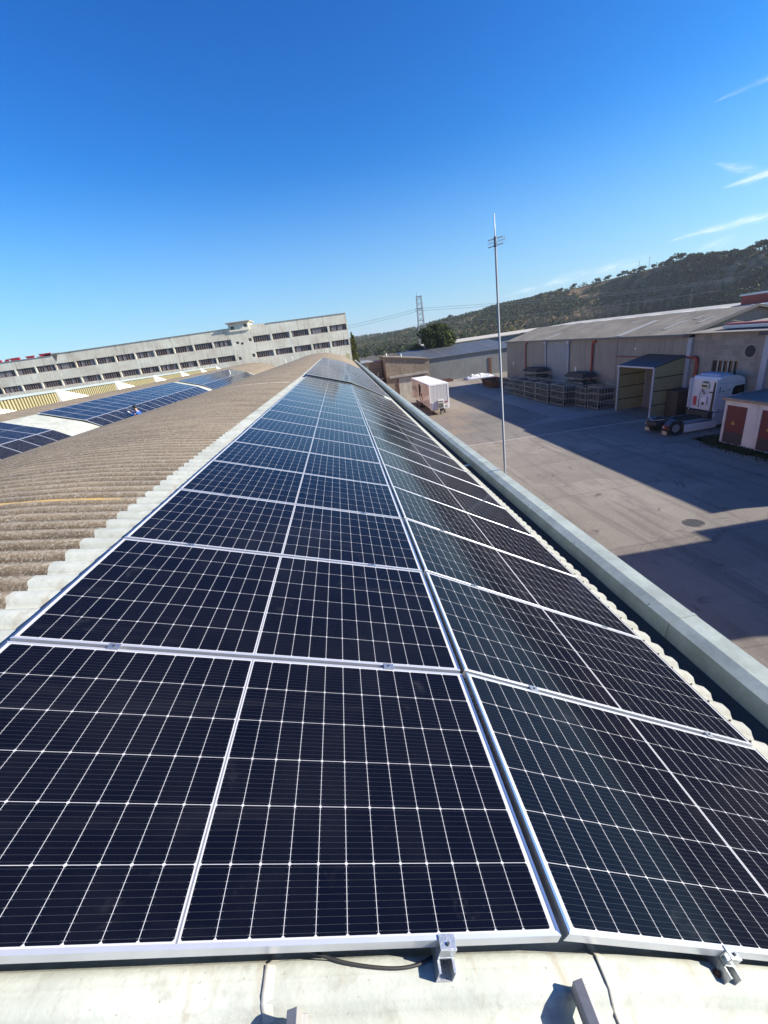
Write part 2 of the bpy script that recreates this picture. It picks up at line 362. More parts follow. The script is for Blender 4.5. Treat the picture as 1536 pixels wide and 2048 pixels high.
M_LINE = mat('worn_white_line', (.42, .385, .335), .9, 0, .3, 2.5, coord='World')
M_YARD = mat_yard()
M_HILL = mat_hill()
M_BARK = mat('bark', (.075, .055, .04), .95, 0, .3, 3)
M_PINE = mat_leaf('pine_needles', (.034, .055, .016), (.085, .105, .028))
M_CYP = mat_leaf('cypress_leaves', (.055, .065, .02), (.10, .095, .03))
M_SCRUB = mat_leaf('scrub_leaves', (.030, .046, .015), (.075, .092, .032))
M_POPLAR = mat_leaf('bare_poplar_twigs', (.135, .12, .09), (.20, .175, .13))
M_AUTUMN = mat_leaf('autumn_leaves', (.15, .13, .025), (.22, .18, .04))
M_GRASS = mat_leaf('yard_grass', (.022, .035, .010), (.045, .06, .016))
M_TREEGR = mat('blue_jacket_cloth', (.012, .09, .36), .8, 0, .2, 9)
M_SKIN = mat('skin', (.42, .25, .18), .6)
M_HAIR = mat('dark_hair', (.02, .016, .013), .7)
M_TROUSER = mat('grey_work_trousers', (.05, .055, .065), .85)
M_GLOVE = mat('white_gloves', (.7, .68, .66), .8)

# ------------------------------------------------------------------ geometry helpers
ORG = {}
def empty(name, loc, label, cat, group=None, kind=None):
    o = bpy.data.objects.new(name, None); COL.objects.link(o); o.location = loc; o.empty_display_size = .2
    ORG[o.name] = Vector(loc)
    tag(o, label, cat, group, kind); return o
def tag(o, label=None, cat=None, group=None, kind=None):
    if label: o['label'] = label
    if cat: o['category'] = cat
    if group: o['group'] = group
    if kind: o['kind'] = kind
    return o

class MB:
    def __init__(s): s.v = []; s.f = []; s.m = []
    def add(s, vs, fs, mi=0):
        k = len(s.v); s.v += [tuple(p) for p in vs]
        s.f += [tuple(i+k for i in f) for f in fs]; s.m += [mi]*len(fs); return s
    def box(s, x0, y0, z0, x1, y1, z1, mi=0):
        if x0 > x1: x0, x1 = x1, x0
        if y0 > y1: y0, y1 = y1, y0
        if z0 > z1: z0, z1 = z1, z0
        vs = [(x0,y0,z0),(x1,y0,z0),(x1,y1,z0),(x0,y1,z0),(x0,y0,z1),(x1,y0,z1),(x1,y1,z1),(x0,y1,z1)]
        return s.add(vs, [(0,3,2,1),(4,5,6,7),(0,1,5,4),(1,2,6,5),(2,3,7,6),(3,0,4,7)], mi)
    def quad(s, a, b, c, d, mi=0): return s.add([a, b, c, d], [(0,1,2,3)], mi)
    def cyl(s, p0, p1, r0, r1=None, n=10, mi=0, caps=True):
        p0, p1 = Vector(p0), Vector(p1); r1 = r0 if r1 is None else r1
        d = (p1-p0).normalized(); a = d.orthogonal().normalized(); b = d.cross(a)
        vs = [p0+(a*math.cos(2*math.pi*i/n)+b*math.sin(2*math.pi*i/n))*r0 for i in range(n)]
        vs += [p1+(a*math.cos(2*math.pi*i/n)+b*math.sin(2*math.pi*i/n))*r1 for i in range(n)]
        fs = [(i, (i+1) % n, n+(i+1) % n, n+i) for i in range(n)]
        if caps: fs += [tuple(range(n-1, -1, -1)), tuple(range(n, 2*n))]
        return s.add(vs, fs, mi)
    def tube(s, pts, r, n=8, mi=0):
        pts = [Vector(p) for p in pts]; rings = []
        for i, p in enumerate(pts):
            d = (pts[min(i+1, len(pts)-1)]-pts[max(i-1, 0)]).normalized()
            a = d.cross(Vector((.13, .27, .95))).normalized(); b = d.cross(a); rr = r[i] if isinstance(r, (list, tuple)) else r
            rings.append([p+(a*math.cos(2*math.pi*k/n)+b*math.sin(2*math.pi*k/n))*rr for k in range(n)])
        vs = [q for g in rings for q in g]; fs = []
        for i in range(len(pts)-1):
            for k in range(n): fs.append((i*n+k, i*n+(k+1) % n, (i+1)*n+(k+1) % n, (i+1)*n+k))
        fs += [tuple(range(n-1, -1, -1)), tuple(range((len(pts)-1)*n, len(pts)*n))]
        return s.add(vs, fs, mi)
    def prism(s, poly, axis, a0, a1, mi=0):
        """poly of 2D points extruded along axis: 'Y' takes (x,z), 'X' takes (y,z), 'Z' takes (x,y)"""
        def P(p, a): return (p[0], a, p[1]) if axis == 'Y' else ((a, p[0], p[1]) if axis == 'X' else (p[0], p[1], a))
        n = len(poly); vs = [P(p, a0) for p in poly]+[P(p, a1) for p in poly]
        fs = [(i, (i+1) % n, n+(i+1) % n, n+i) for i in range(n)]+[tuple(range(n-1, -1, -1)), tuple(range(n, 2*n))]
        return s.add(vs, fs, mi)
    def build(s, name, mats, parent=None, smooth=False, bevel=0, uv=None):
        me = bpy.data.meshes.new(name)
        o0 = ORG[parent.name] if parent is not None else Vector((0, 0, 0))
        me.from_pydata([(p[0]-o0.x, p[1]-o0.y, p[2]-o0.z) for p in s.v], [], s.f)
        for q in (mats if isinstance(mats, (list, tuple)) else [mats]): me.materials.append(q)
        me.polygons.foreach_set('material_index', s.m)
        if smooth: me.polygons.foreach_set('use_smooth', [True]*len(s.f))
        bm = bmesh.new(); bm.from_mesh(me); bmesh.ops.recalc_face_normals(bm, faces=bm.faces) if not s.__dict__.get('raw') else None
        bm.to_mesh(me); bm.free(); me.update()
        o = bpy.data.objects.new(name, me); COL.objects.link(o)
        if parent is not None: o.parent = parent; ORG[o.name] = o0.copy()
        else: ORG[o.name] = Vector((0, 0, 0))
        if bevel:
            b = o.modifiers.new('bevel', 'BEVEL'); b.width = bevel; b.segments = 2; b.limit_method = 'ANGLE'
        return o

def wall_grid(mb, axis, c, a0, a1, z0, z1, holes, depth, mi=0, out=-1):
    """a wall sheet at axis=c with rectangular holes (a0,a1,z0,z1) and reveals going back by depth"""
    As = sorted({a0, a1, *[h[0] for h in holes], *[h[1] for h in holes]}); Zs = sorted({z0, z1, *[h[2] for h in holes], *[h[3] for h in holes]})
    def P(a, z, d=0): return (a, c+d, z) if axis == 'Y' else (c+d, a, z)
    for i in range(len(As)-1):
        for j in range(len(Zs)-1):
            ca, cz = (As[i]+As[i+1])/2, (Zs[j]+Zs[j+1])/2
            if any(h[0] < ca < h[1] and h[2] < cz < h[3] for h in holes): continue
            mb.quad(P(As[i], Zs[j]), P(As[i+1], Zs[j]), P(As[i+1], Zs[j+1]), P(As[i], Zs[j+1]), mi)
    for h in holes:
        x0, x1, y0, y1 = h[:4]
        for (pa, pz), (qa, qz) in (((x0,y0),(x1,y0)), ((x1,y0),(x1,y1)), ((x1,y1),(x0,y1)), ((x0,y1),(x0,y0))):
            mb.quad(P(pa, pz), P(qa, qz), P(qa, qz, depth), P(pa, pz, depth), mi)

def leaf_cloud(mb, c, rad, n, size, rng, mi=0, shell=.55):
    c = Vector(c)
    for _ in range(n):
        d = Vector((rng.gauss(0,1), rng.gauss(0,1), rng.gauss(0,1))).normalized()
        r = shell+(1-shell)*rng.random()**.6
        p = c+Vector((d.x*rad[0], d.y*rad[1], d.z*rad[2]))*r
        a = Vector((rng.gauss(0,1), rng.gauss(0,1), rng.gauss(0,.7))).normalized(); b = a.orthogonal().normalized()
        b.rotate(Matrix.Rotation(rng.random()*6.28, 3, a)); s = size*(.6+.8*rng.random())
        mb.add([p-a*s, p+b*s*.5, p+a*s, p-b*s*.5], [(0,1,2,3)], mi)

ORDS = ['first','second','third','fourth','fifth','sixth','seventh','eighth','ninth','tenth','eleventh','twelfth','thirteenth','fourteenth','fifteenth','sixteenth','seventeenth','eighteenth','nineteenth','twentieth']
def ordinal(n):
    if n <= 20: return ORDS[n-1]
    t = ['', '', 'twenty', 'thirty', 'forty'][n//10]
    return (t+'-'+ORDS[n % 10-1]) if n % 10 else {20: 'twentieth', 30: 'thirtieth', 40: 'fortieth'}[n]

GZ = -7.8                       # level of the yard
# ------------------------------------------------------------------ setting: ground, hills
y = MB(); y.quad((-3000,-3000,GZ-.004),(3000,-3000,GZ-.004),(3000,3000,GZ-.004),(-3000,3000,GZ-.004))
ground = y.build('ground', mat('valley_ground', (.085,.075,.048), 1, 0, .35, .02, coord='World')); tag(ground, kind='structure')
y = MB(); y.quad((2.2,-40,GZ),(70,-40,GZ),(70,120,GZ),(2.2,120,GZ))
yard = y.build('yard', M_YARD); tag(yard, kind='structure')
y = MB(); y.add([(20.5,41.2,GZ+.004),(23.5,41.2,GZ+.004),(23.5,104,GZ+.004),(19.6,104,GZ+.004),(20.1,63,GZ+.004)], [(0,1,2,3,4)])
y.add([(16.5,38.9,GZ+.004),(27.9,38.9,GZ+.004),(27.9,41.2,GZ+.004),(20.5,41.2,GZ+.004),(17,39.4,GZ+.004)], [(0,1,2,3,4)])
lane = y.build('concrete_lane', M_LANE); tag(lane, kind='structure')
y = MB(); y.add([(4,34.9,GZ+.004),(27.2,34.31,GZ+.004),(27.2,34.5,GZ+.004),(4,35.12,GZ+.004)], [(0,1,2,3)])
line = y.build('yard_line', M_LINE); tag(line, kind='structure')

RIDGE = [(-60,.006,1500,500),(-10,.012,1400,420),(-4.6,.0150,1300,420),(1.8,.0180,1250,400),(4.4,.0175,1150,390),(6.3,.0160,1050,380),(8.2,.0160,950,370),(10.4,.0180,860,360),(12.6,.0235,800,350),(14.5,.0265,760,345),
         (17.5,.0305,720,345),(20.5,.0378,690,350),(23.3,.0390,660,360),(26.0,.0440,630,370),(28.7,.0485,600,390),(31.1,.0525,575,420),(33.5,.0555,550,425),(35.3,.0590,530,420),
         (37.5,.0610,510,410),(39.9,.0612,490,395),(41.9,.0588,470,375),(43.7,.0560,455,360),(45,.0575,445,350),(52,.0625,410,320),(62,.065,380,300),(80,.06,370,290),(110,.05,400,300)]
def lerp_tab(az):
    if az <= RIDGE[0][0]: return RIDGE[0][1:]
    for a, b in zip(RIDGE, RIDGE[1:]):
        if az <= b[0]:
            t = (az-a[0])/(b[0]-a[0]); t = t*t*(3-2*t); return tuple(a[i]+(b[i]-a[i])*t for i in (1,2,3))
    return RIDGE[-1][1:]
from mathutils import noise as mnoise
def hill_z(az, r):
    e, rr, r0 = lerp_tab(az); top = 1.6+e*rr
    base = GZ+.2
    if r < r0: return GZ-.6+ (r/r0)*.5
    x, yv = r*math.sin(R(az)), r*math.cos(R(az))
    fb = mnoise.fractal(Vector((x*.012, yv*.012, 3.1)), 1.0, 2.0, 5)*2.6+mnoise.fractal(Vector((x*.004, yv*.004, 9)), 1, 2, 3)*3
    if r <= rr:
        t = (r-r0)/(rr-r0)
        s = t*t*(3-2*t); s = .55*s+.45*t
        return base+(top-base)*s+fb*math.sin(math.pi*min(1, t*1.0))*1.2
    t = (r-rr)/700
    return top-t*22+fb*min(1, t*4)
hb = MB(); AZ = [-60+i*.5 for i in range(341)]; NR = 46
for az in AZ:
    e, rr, r0 = lerp_tab(az)
    for k in range(NR):
        if k < 34: r = r0*.97+(rr-r0*.97)*(k/33)
        else: r = rr+700*((k-33)/12)**1.5
        hb.v.append((r*math.sin(R(az)), r*math.cos(R(az)), hill_z(az, r)))
for i in range(len(AZ)-1):
    for k in range(NR-1):
        hb.f.append((i*NR+k, (i+1)*NR+k, (i+1)*NR+k+1, i*NR+k+1)); hb.m.append(0)
hills = hb.build('hills', M_HILL, smooth=True); tag(hills, kind='structure')

# ------------------------------------------------------------------ vaulted factory roof
PTS = [(-11.0,-1.30),(-9.8,-.62),(-8.8,-.09),(-7.8,.245),(-6.35,.635),(-5.6,.735),(-4.4,.795),(-3.2,.735),(-2.45,.635),(-1.99,.55),(-1.0,.235),(0,-.105),(.93,-.60),(1.84,-1.13),(2.17,-1.33)]
def prof(x):
    P = PTS
    for i in range(len(P)-1):
        if x <= P[i+1][0] or i == len(P)-2:
            x0, z0 = P[i]; x1, z1 = P[i+1]; h = x1-x0; t = (x-x0)/h
            def sl(j):
                a = P[max(j-1, 0)]; b = P[min(j+1, len(P)-1)]; return (b[1]-a[1])/(b[0]-a[0])
            m0, m1 = sl(i)*h, sl(i+1)*h
            return (2*t**3-3*t*t+1)*z0+(t**3-2*t*t+t)*m0+(-2*t**3+3*t*t)*z1+(t**3-t*t)*m1
def rise(yv): return max(0.0, yv-21.0)*.0085
AMP = .027
def wave(yv):
    s = math.cos(2*math.pi*(yv+.035)/.177)
    return AMP*max(-1, min(1, 1.9*s+.35))
ROOF_Y0, ROOF_Y1 = -7.08, 84.9
factory = empty('factory_building', (-8, 0, GZ), 'long factory of brown corrugated barrel vault roofs carrying rows of solar panels', 'factory')
def vault(x_off, xs, per, mtl):
    mb = MB(); n = int((ROOF_Y1-ROOF_Y0)/.177*per); nx = len(xs)
    zs = [prof(x) for x in xs]
    for j in range(n+1):
        yv = ROOF_Y0+j*.177/per; wv = wave(yv)-AMP+rise(yv)
        for x, z in zip(xs, zs): mb.v.append((x, yv, z+wv))
    for j in range(n):
        for i in range(nx-1): mb.f.append((j*nx+i, j*nx+i+1, (j+1)*nx+i+1, (j+1)*nx+i)); mb.m.append(0)
    mb.raw = True
    o = mb.build('roof', mtl, None, smooth=True); o.parent = factory; o.location = Vector((x_off, 0, 0))-ORG[factory.name]
    ORG[o.name] = ORG[factory.name]
    return o
xs1 = [-10.95+i*(8.5/14) for i in range(14)]+[-2.45+i*.33 for i in range(14)]+[2.17]
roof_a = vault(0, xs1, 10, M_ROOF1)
# lapped sheet edges that show as raised seams in front of the panels
for xl in (.11, -.805, -1.72, 1.03):
    sm = MB(); ny = 520
    for j in range(ny+1):
        yv = -7+j*.0138; b = wave(yv)-AMP
        for dx, dz in ((-.0045,.0002), (-.0035,.0036+.0014*mnoise.noise(Vector((xl, yv*19, 0)))), (.006,.002), (.022,.0002)):
            x = xl+dx+.002*mnoise.noise(Vector((yv*6, xl, 5))); sm.v.append((x, yv, prof(x)+b+dz))
    for j in range(ny):
        for i in range(3): sm.f.append((j*4+i, j*4+i+1, (j+1)*4+i+1, (j+1)*4+i)); sm.m.append(0)
    sm.raw = True
    sm.build('sheet_lap', mat('pale_sheet_edge', (.60, .58, .50), .9, 0, .3, 14), factory, smooth=True)
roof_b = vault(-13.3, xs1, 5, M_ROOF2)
for k in (2, 3, 4): vault(-13.3*k, [xs1[i] for i in range(0, len(xs1), 3)]+[2.17], 2, M_ROOF2)
# walls of the factory
mb = MB()
mb.box(1.85, ROOF_Y0+.2, GZ, 2.08, 84.7, -1.62); mb.box(-66, ROOF_Y0+.05, GZ, 1.85, ROOF_Y0+.3, -1.9); mb.box(-66.2, ROOF_Y0+.2, GZ, -66, 84.7, -1.9)
for k in range(5): mb.prism([(x-13.3*k, prof(x)-.12) for x in [-10.9+i*.65 for i in range(21)]]+[(1.8-13.3*k,-2.0),(-10.9-13.3*k,-2.0)], 'Y', ROOF_Y0+.08, ROOF_Y0+.28)
mb.build('wall', M_WALLOWN, factory)
# eaves gutter on the yard side and valley gutters between the vaults
GP = [(2.02,-1.44),(2.02,-1.52),(2.452,-1.52),(2.458,-1.505),(2.478,-1.338),(2.59,-1.304),(2.755,-1.299),(2.775,-1.325),(2.775,-1.69),(1.98,-1.69),(1.98,-1.44)]
gb = MB(); ys = [ROOF_Y0, 21, 84.6]
for a, b in zip(ys, ys[1:]):
    n = len(GP); k = len(gb.v)
    gb.v += [(p[0], a, p[1]+rise(a)) for p in GP]+[(p[0], b, p[1]+rise(b)) for p in GP]
    gb.f += [(k+i, k+(i+1) % n, k+n+(i+1) % n, k+n+i) for i in range(n)]; gb.m += [0]*n
gut = gb.build('gutter', M_GUTTER, factory)
for yj in [2.55+3.05*k for k in range(27)]:                # lapped joints: a proud collar that follows the profile
    dz = rise(yj); jb = MB(); q = [(2.452,-1.515),(2.475,-1.335),(2.589,-1.3005),(2.757,-1.2955),(2.780,-1.325),(2.780,-1.60)]
    for i in range(len(q)-1):
        (xa, za), (xb, zb) = q[i], q[i+1]
        nx_, nz_ = -(zb-za), (xb-xa); L = math.hypot(nx_, nz_); nx_, nz_ = nx_/L*.004, nz_/L*.004
        jb.add([(xa, yj, za+dz),(xb, yj, zb+dz),(xb, yj+.035, zb+dz),(xa, yj+.035, za+dz),(xa+nx_, yj, za+nz_+dz),(xb+nx_, yj, zb+nz_+dz),(xb+nx_, yj+.035, zb+nz_+dz),(xa+nx_, yj+.035, za+nz_+dz)],
               [(0,1,5,4),(1,2,6,5),(2,3,7,6),(3,0,4,7),(4,5,6,7)])
    jb.build('joint', M_GUTTER, gut)
bd = MB(); rgb = random.Random(31)                         # dark strip that paints the shade onto the gutter floor
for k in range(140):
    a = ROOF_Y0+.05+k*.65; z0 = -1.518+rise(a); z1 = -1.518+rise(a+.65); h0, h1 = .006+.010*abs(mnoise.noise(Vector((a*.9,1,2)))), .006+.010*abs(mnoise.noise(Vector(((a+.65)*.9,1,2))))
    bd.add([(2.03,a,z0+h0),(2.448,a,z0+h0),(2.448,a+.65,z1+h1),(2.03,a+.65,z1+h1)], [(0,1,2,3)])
bd.build('floor_shade', mat('gutter_floor_shade', (.075,.068,.055), .95, 0, .4, 3), gut)
for k in range(24):                                         # rivets along the fold
    yj = 1.35+1.52*k; q = MB(); q.cyl((2.50,yj,-1.334),(2.497,yj,-1.324),.007,.006,8); q.build('rivet', M_DARKSTEEL, gut)
for yj, in [(9.02,)]:                                       # strap across the gutter
    sb = MB(); sb.box(2.03, yj, -1.425, 2.60, yj+.05, -1.409); sb.build('strap', M_GALV, gut)
for k in range(5):
    vb = MB(); xc = -11.04-13.3*k
    vb.prism([(xc-.24,-1.36),(xc-.22,-1.62),(xc+.22,-1.62),(xc+.24,-1.36),(xc+.26,-1.36),(xc+.26,-1.66),(xc-.26,-1.66),(xc-.26,-1.36)], 'Y', ROOF_Y0, 84.6)
    vb.build('valley_gutter', M_GUTTER, factory)
# fixing screws along the lower edge of the roof
scr = []
rngs = random.Random(5)
for k in range(34):
    yv = -.035+.177*k; x = 2.0+rngs.uniform(-.015,.02)
    sb = MB(); z = prof(x); sb.cyl((x, yv, z-.002), (x+.004, yv, z+.010), .0085, .006, 8); sb.build('screw', M_RUST, factory)
for x, yv in ((.505,-.028),(-1.3,-.3)):
    sb = MB(); z = prof(x)+wave(yv)-AMP; sb.cyl((x, yv, z), (x+.002, yv, z+.006), .011, .010, 12); sb.cyl((x+.002, yv, z+.006), (x+.004, yv, z+.014), .006, .005, 6); sb.build('screw', M_RUST, factory)
# roof monitors with yellow ribbed faces on the crest of the second vault
for k in range(9):
    y0 = -1.25+7.53*k; y1 = y0+7.5; XF = -18.5
    rb = MB(); nrib = 30
    for i in range(nrib):
        a = y0+(y1-y0)*i/nrib; s = (y1-y0)/nrib
        rb.quad((XF+.03, a, .62),(XF+.03, a+s*.5, .62),(XF+.03, a+s*.5, 1.46),(XF+.03, a, 1.46))
        rb.quad((XF+.03, a+s*.5, .62),(XF-.03, a+s*.62, .62),(XF-.03, a+s*.62, 1.46),(XF+.03, a+s*.5, 1.46), 1)
        rb.quad((XF-.03, a+s*.62, .62),(XF-.03, a+s*.96, .62),(XF-.03, a+s*.96, 1.46),(XF-.03, a+s*.62, 1.46), 1)
        rb.quad((XF-.03, a+s*.96, .62),(XF+.03, a+s, .62),(XF+.03, a+s, 1.46),(XF-.03, a+s*.96, 1.46), 1)
    sk = rb.build('skylight', [M_YELLOW, mat('rib_groove_shade', (.15,.13,.065), .8)], factory)  # second slot paints darker shading into the rib grooves
    fb_ = MB(); fb_.prism([(XF+.10,1.44),(XF+.12,1.58),(XF-3.2,.62),(XF-3.2,.50),(XF-.1,1.42)], 'Y', y0, y1-.01); fb_.build('flashing', M_PALEBLUE, sk)
    cb_ = MB()
    cb_.add([(XF+.06, y1-.12, .60),(XF+.06, y1+3.7, .74),(XF+.06, y1-.12, 1.60),(XF+.34, y1-.12, .58),(XF+.34, y1+3.7, .70),(XF+.14, y1-.12, 1.60)],
            [(0,1,2),(3,5,4),(0,3,4,1),(1,4,5,2),(0,2,5,3)])
    cb_.build('cheek', mat('bright_white_cheek', (.80,.79,.74), .6), sk)
    tb_ = MB(); tb_.add([(XF+.345, y1+.18, .70),(XF+.345, y1+2.2, .79),(XF+.245, y1+.18, 1.22)], [(0,1,2)]); tb_.build('cheek_panel', mat('cream_cheek_sheet', (.52,.48,.36), .6, 0, .1, 2, coord='World'), sk)
pb = MB(); pb.box(1.05, 83.2, -1.2, 1.75, 83.9, .55); pb.build('parapet_stub', mat('cream_stub', (.52,.48,.27), .9, 0, .15, 1, coord='World'), factory)
# small vent cowls on the crests
for (vx, vy) in ((-7.6, 60.5), (-6.9, 62.5), (-13.9, 55.0)):
    vb = MB(); z = prof(vx if vx > -11 else vx+13.3)+rise(vy); vb.cyl((vx, vy, z-.05), (vx, vy, z+.45), .07, .07, 8); vb.cyl((vx, vy, z+.45), (vx, vy, z+.55), .14, .05, 8); vb.build('vent', M_WHITE, factory)

# ------------------------------------------------------------------ solar panels
PL, PW = 2.094, 1.038
def panel_meshes():
    fr = MB(); t, h = .011, .035; X, Y = PL/2, PW/2
    # mitred frame bars: flange on top, outer web, lower lip
    for (ax, sx) in (('x', -1), ('x', 1), ('y', -1), ('y', 1)):
        def pt(o, i_, z):       # o: distance inwards from the outer edge; i_: -1/+1 end
            if ax == 'y': return (i_*(X-o), sx*(Y-o), z)
            return (sx*(X-o), i_*(Y-o), z)
        sec = [(0,-h),(0,-.0012),(.0012,0),(t,0),(t,-.006),(.003,-.006),(.003,-h+.002),(.026,-h+.002),(.026,-h)]
        n = len(sec); vs = [pt(o, -1, z) for o, z in sec]+[pt(o, 1, z) for o, z in sec]
        fr.add(vs, [(i, (i+1) % n, n+(i+1) % n, n+i) for i in range(n)], 1 if ax == 'x' else 0)
    me = bpy.data.meshes.new('frame'); me.from_pydata(fr.v, [], fr.f); me.materials.append(M_ALU); me.materials.append(M_ALU2); me.polygons.foreach_set('material_index', fr.m)
    bm = bmesh.new(); bm.from_mesh(me); bmesh.ops.recalc_face_normals(bm, faces=bm.faces); bm.to_mesh(me); bm.free()
    g = MB(); g.box(-X+.004, -Y+.004, -.0055, X-.004, Y-.004, -.0015)
    mg = bpy.data.meshes.new('glass'); mg.from_pydata(g.v, [], g.f); mg.materials.append(M_CELL)
    uvl = mg.uv_layers.new(name='UVMap')
    for p in mg.polygons:
        for li in p.loop_indices:
            c = mg.vertices[mg.loops[li].vertex_index].co; uvl.data[li].uv = (c.x+X, c.y+Y)
    return me, mg
ME_F, ME_G = panel_meshes()
ALPHA, BETA = R(17.954), R(29.706)
def panel(cx, cy, cz, ang, label, group):
    o = bpy.data.objects.new('solar_panel', None); COL.objects.link(o)
    o.location = (cx, cy, cz); o.rotation_euler = (0, ang, 0); o.empty_display_size = .1
    tag(o, label, 'solar panel', group)
    f = bpy.data.objects.new('frame', ME_F); COL.objects.link(f); f.parent = o
    g = bpy.data.objects.new('glass', ME_G); COL.objects.link(g); g.parent = o
    return o
rngp = random.Random(3)
def array(x_off, y0, rows, dz, where):
    for n in range(rows):
        yc = y0+n*1.058+PW/2; z = dz+rise(yc)
        j = lambda s: rngp.uniform(-s, s)
        for side, px, pz, an in (('upper', -.996, .3227, ALPHA), ('lower', .929, -.5177, BETA)):
            panel(x_off+px+j(.0025), yc+j(.0012), z+pz+j(.002), an+j(.0022), 'dark solar panel, %s column, %s, %s from near end' % (side, where, ordinal(n+1)), 'solar panels on the vaulted roofs')
array(0, 0.0, 19, 0, 'foreground block')
array(0, 20.45, 25, .095, 'far block ahead')
array(-13.3, 5.4, 13, 0, 'near block on next vault')
array(-13.3, 21.7, 17, .02, 'middle block on next vault')
array(-13.3, 41.2, 19, .04, 'far block on next vault')

def xf(ang, cx, cz):            # local panel coordinates to world
    c, s = math.cos(ang), math.sin(ang)
    return lambda x, yv, z: (cx+x*c+z*s, yv, cz-x*s+z*c)
# mid clamps in the gaps between neighbouring rows
PLACE = ['outer', 'inner']
for n in range(1, 6):
    yc = n*1.058-.010
    for side, cx, cz, an in (('upper', -.996, .3227, ALPHA), ('lower', .929, -.5177, BETA)):
        T = xf(an, cx, cz)
        for w_, lx in (('left', -.62), ('right', .66)):
            b = T(lx, yc, 0)
            c = empty('panel_clamp', b, 'small silver clamp at the %s of the %s gap in the %s panel column' % (w_, ordinal(n), side), 'clamp', 'mid clamps between panel rows')
            q = MB()
            def bx(x0, y0, z0, x1, y1, z1):
                vs = [T(lx+a, yc+b_, c_) for a, b_, c_ in [(x0,y0,z0),(x1,y0,z0),(x1,y1,z0),(x0,y1,z0),(x0,y0,z1),(x1,y0,z1),(x1,y1,z1),(x0,y1,z1)]]
                q.add(vs, [(0,3,2,1),(4,5,6,7),(0,1,5,4),(1,2,6,5),(2,3,7,6),(3,0,4,7)])
            bx(-.025,-.019,.0006,.025,.019,.0036); bx(-.025,-.0075,-.034,.025,.0075,.0004)
            q.build('clamp_plate', M_GALV, c)
            q = MB(); q.cyl(T(lx, yc, .0038), T(lx, yc, .009), .0055, .005, 8); q.build('bolt', M_DARKSTEEL, c)

# short perforated rails that carry the panels, showing at the near edge
def rail(lx, side, label):
    cx, cz, an = (-.996, .3227, ALPHA) if side == 'L' else (.929, -.5177, BETA)
    T = xf(an, cx, cz)
    r_ = empty('mounting_rail', T(lx, 0, -.036), label, 'mounting rail', 'perforated rails under the near panel edge')
    def ex(poly, y0, y1, name, m, par):
        mb = MB(); n = len(poly)
        vs = [T(lx+a, y0, b) for a, b in poly]+[T(lx+a, y1, b) for a, b in poly]
        mb.add(vs, [(i, (i+1) % n, n+(i+1) % n, n+i) for i in range(n)]+[tuple(range(n-1,-1,-1)), tuple(range(n, 2*n))])
        return mb.build(name, m, par)
    zt, zb = -.037, -.082
    ch = ex([(-.024,zt),(-.024,zb),(.024,zb),(.024,zt),(.0175,zt),(.0175,zt-.003),(.0215,zt-.003),(.0215,zb+.003),(-.0215,zb+.003),(-.0215,zt-.003),(-.0175,zt-.003),(-.0175,zt)], -.052, .36, 'channel', M_GALV, r_)
    hb_ = MB()
    for k in range(5):
        for sx in (-.0075, .0075):
            a = -.046+.0105*k; z = zb+.0032
            hb_.add([T(lx+sx+.0016*math.cos(i*1.047), a+.0016*math.sin(i*1.047), z) for i in range(6)], [(0,1,2,3,4,5)])
    hb_.build('perforation', M_BLACK, ch)
    c = MB()
    def bx(x0, y0, z0, x1, y1, z1, mm):
        vs = [T(lx+a, b_, c_) for a, b_, c_ in [(x0,y0,z0),(x1,y0,z0),(x1,y1,z0),(x0,y1,z0),(x0,y0,z1),(x1,y0,z1),(x1,y1,z1),(x0,y1,z1)]]
        mm.add(vs, [(0,3,2,1),(4,5,6,7),(0,1,5,4),(1,2,6,5),(2,3,7,6),(3,0,4,7)])
    bx(-.023,-.0215,.0008,.023,.0105,.0036,c); bx(-.023,-.0048,-.030,.023,-.0018,.0006,c); bx(-.023,-.0240,-.030,.023,-.0215,.0036,c)
    bx(-.022,-.0250,-.0365,.022,-.0018,-.0302,c)
    cl_ = c.build('end_clamp', M_GALV, r_, bevel=.0006)
    q = MB(); q.cyl(T(lx, -.0118, .0037), T(lx, -.0118, .0092), .0045, .0042, 10); q.build('bolt', M_DARKSTEEL, cl_)
rail(.70, 'L', 'perforated galvanised rail with a clamp under the left panel beside the black cable')
rail(-.415, 'R', 'galvanised rail with a clamp under the right panel near the roof screw')
# folded steel strips fixed on the bare sheets in front of the panels
def strip(x, y1, label):
    z = prof(x)-.004
    s_ = empty('roof_bracket', (x, y1, z), label, 'bracket', 'folded strips on the bare roof sheets')
    mb = MB(); mb.prism([(x-.024,z),(x-.021,z+.058),(x+.006,z+.066),(x+.010,z+.030),(x+.022,z+.024),(x+.024,z-.01)], 'Y', y1, y1-.75)
    mb.build('folded_strip', mat('dull_zinc', (.36,.345,.325), .6, .3, .2, 8), s_, bevel=.002)
    q = MB(); q.cyl((x+.016, y1-.12, z+.027), (x+.018, y1-.12, z+.036), .008, .007, 8); q.build('screw', M_RUST, s_)
strip(.015, -.072, 'grey folded steel bracket on the white sheets right of the middle lap')
strip(-.715, -.100, 'grey folded steel bracket on the white sheets at the left lap, lower edge of picture')
strip(.80, -.06, 'grey folded steel bracket on the white sheets at the right lower corner')
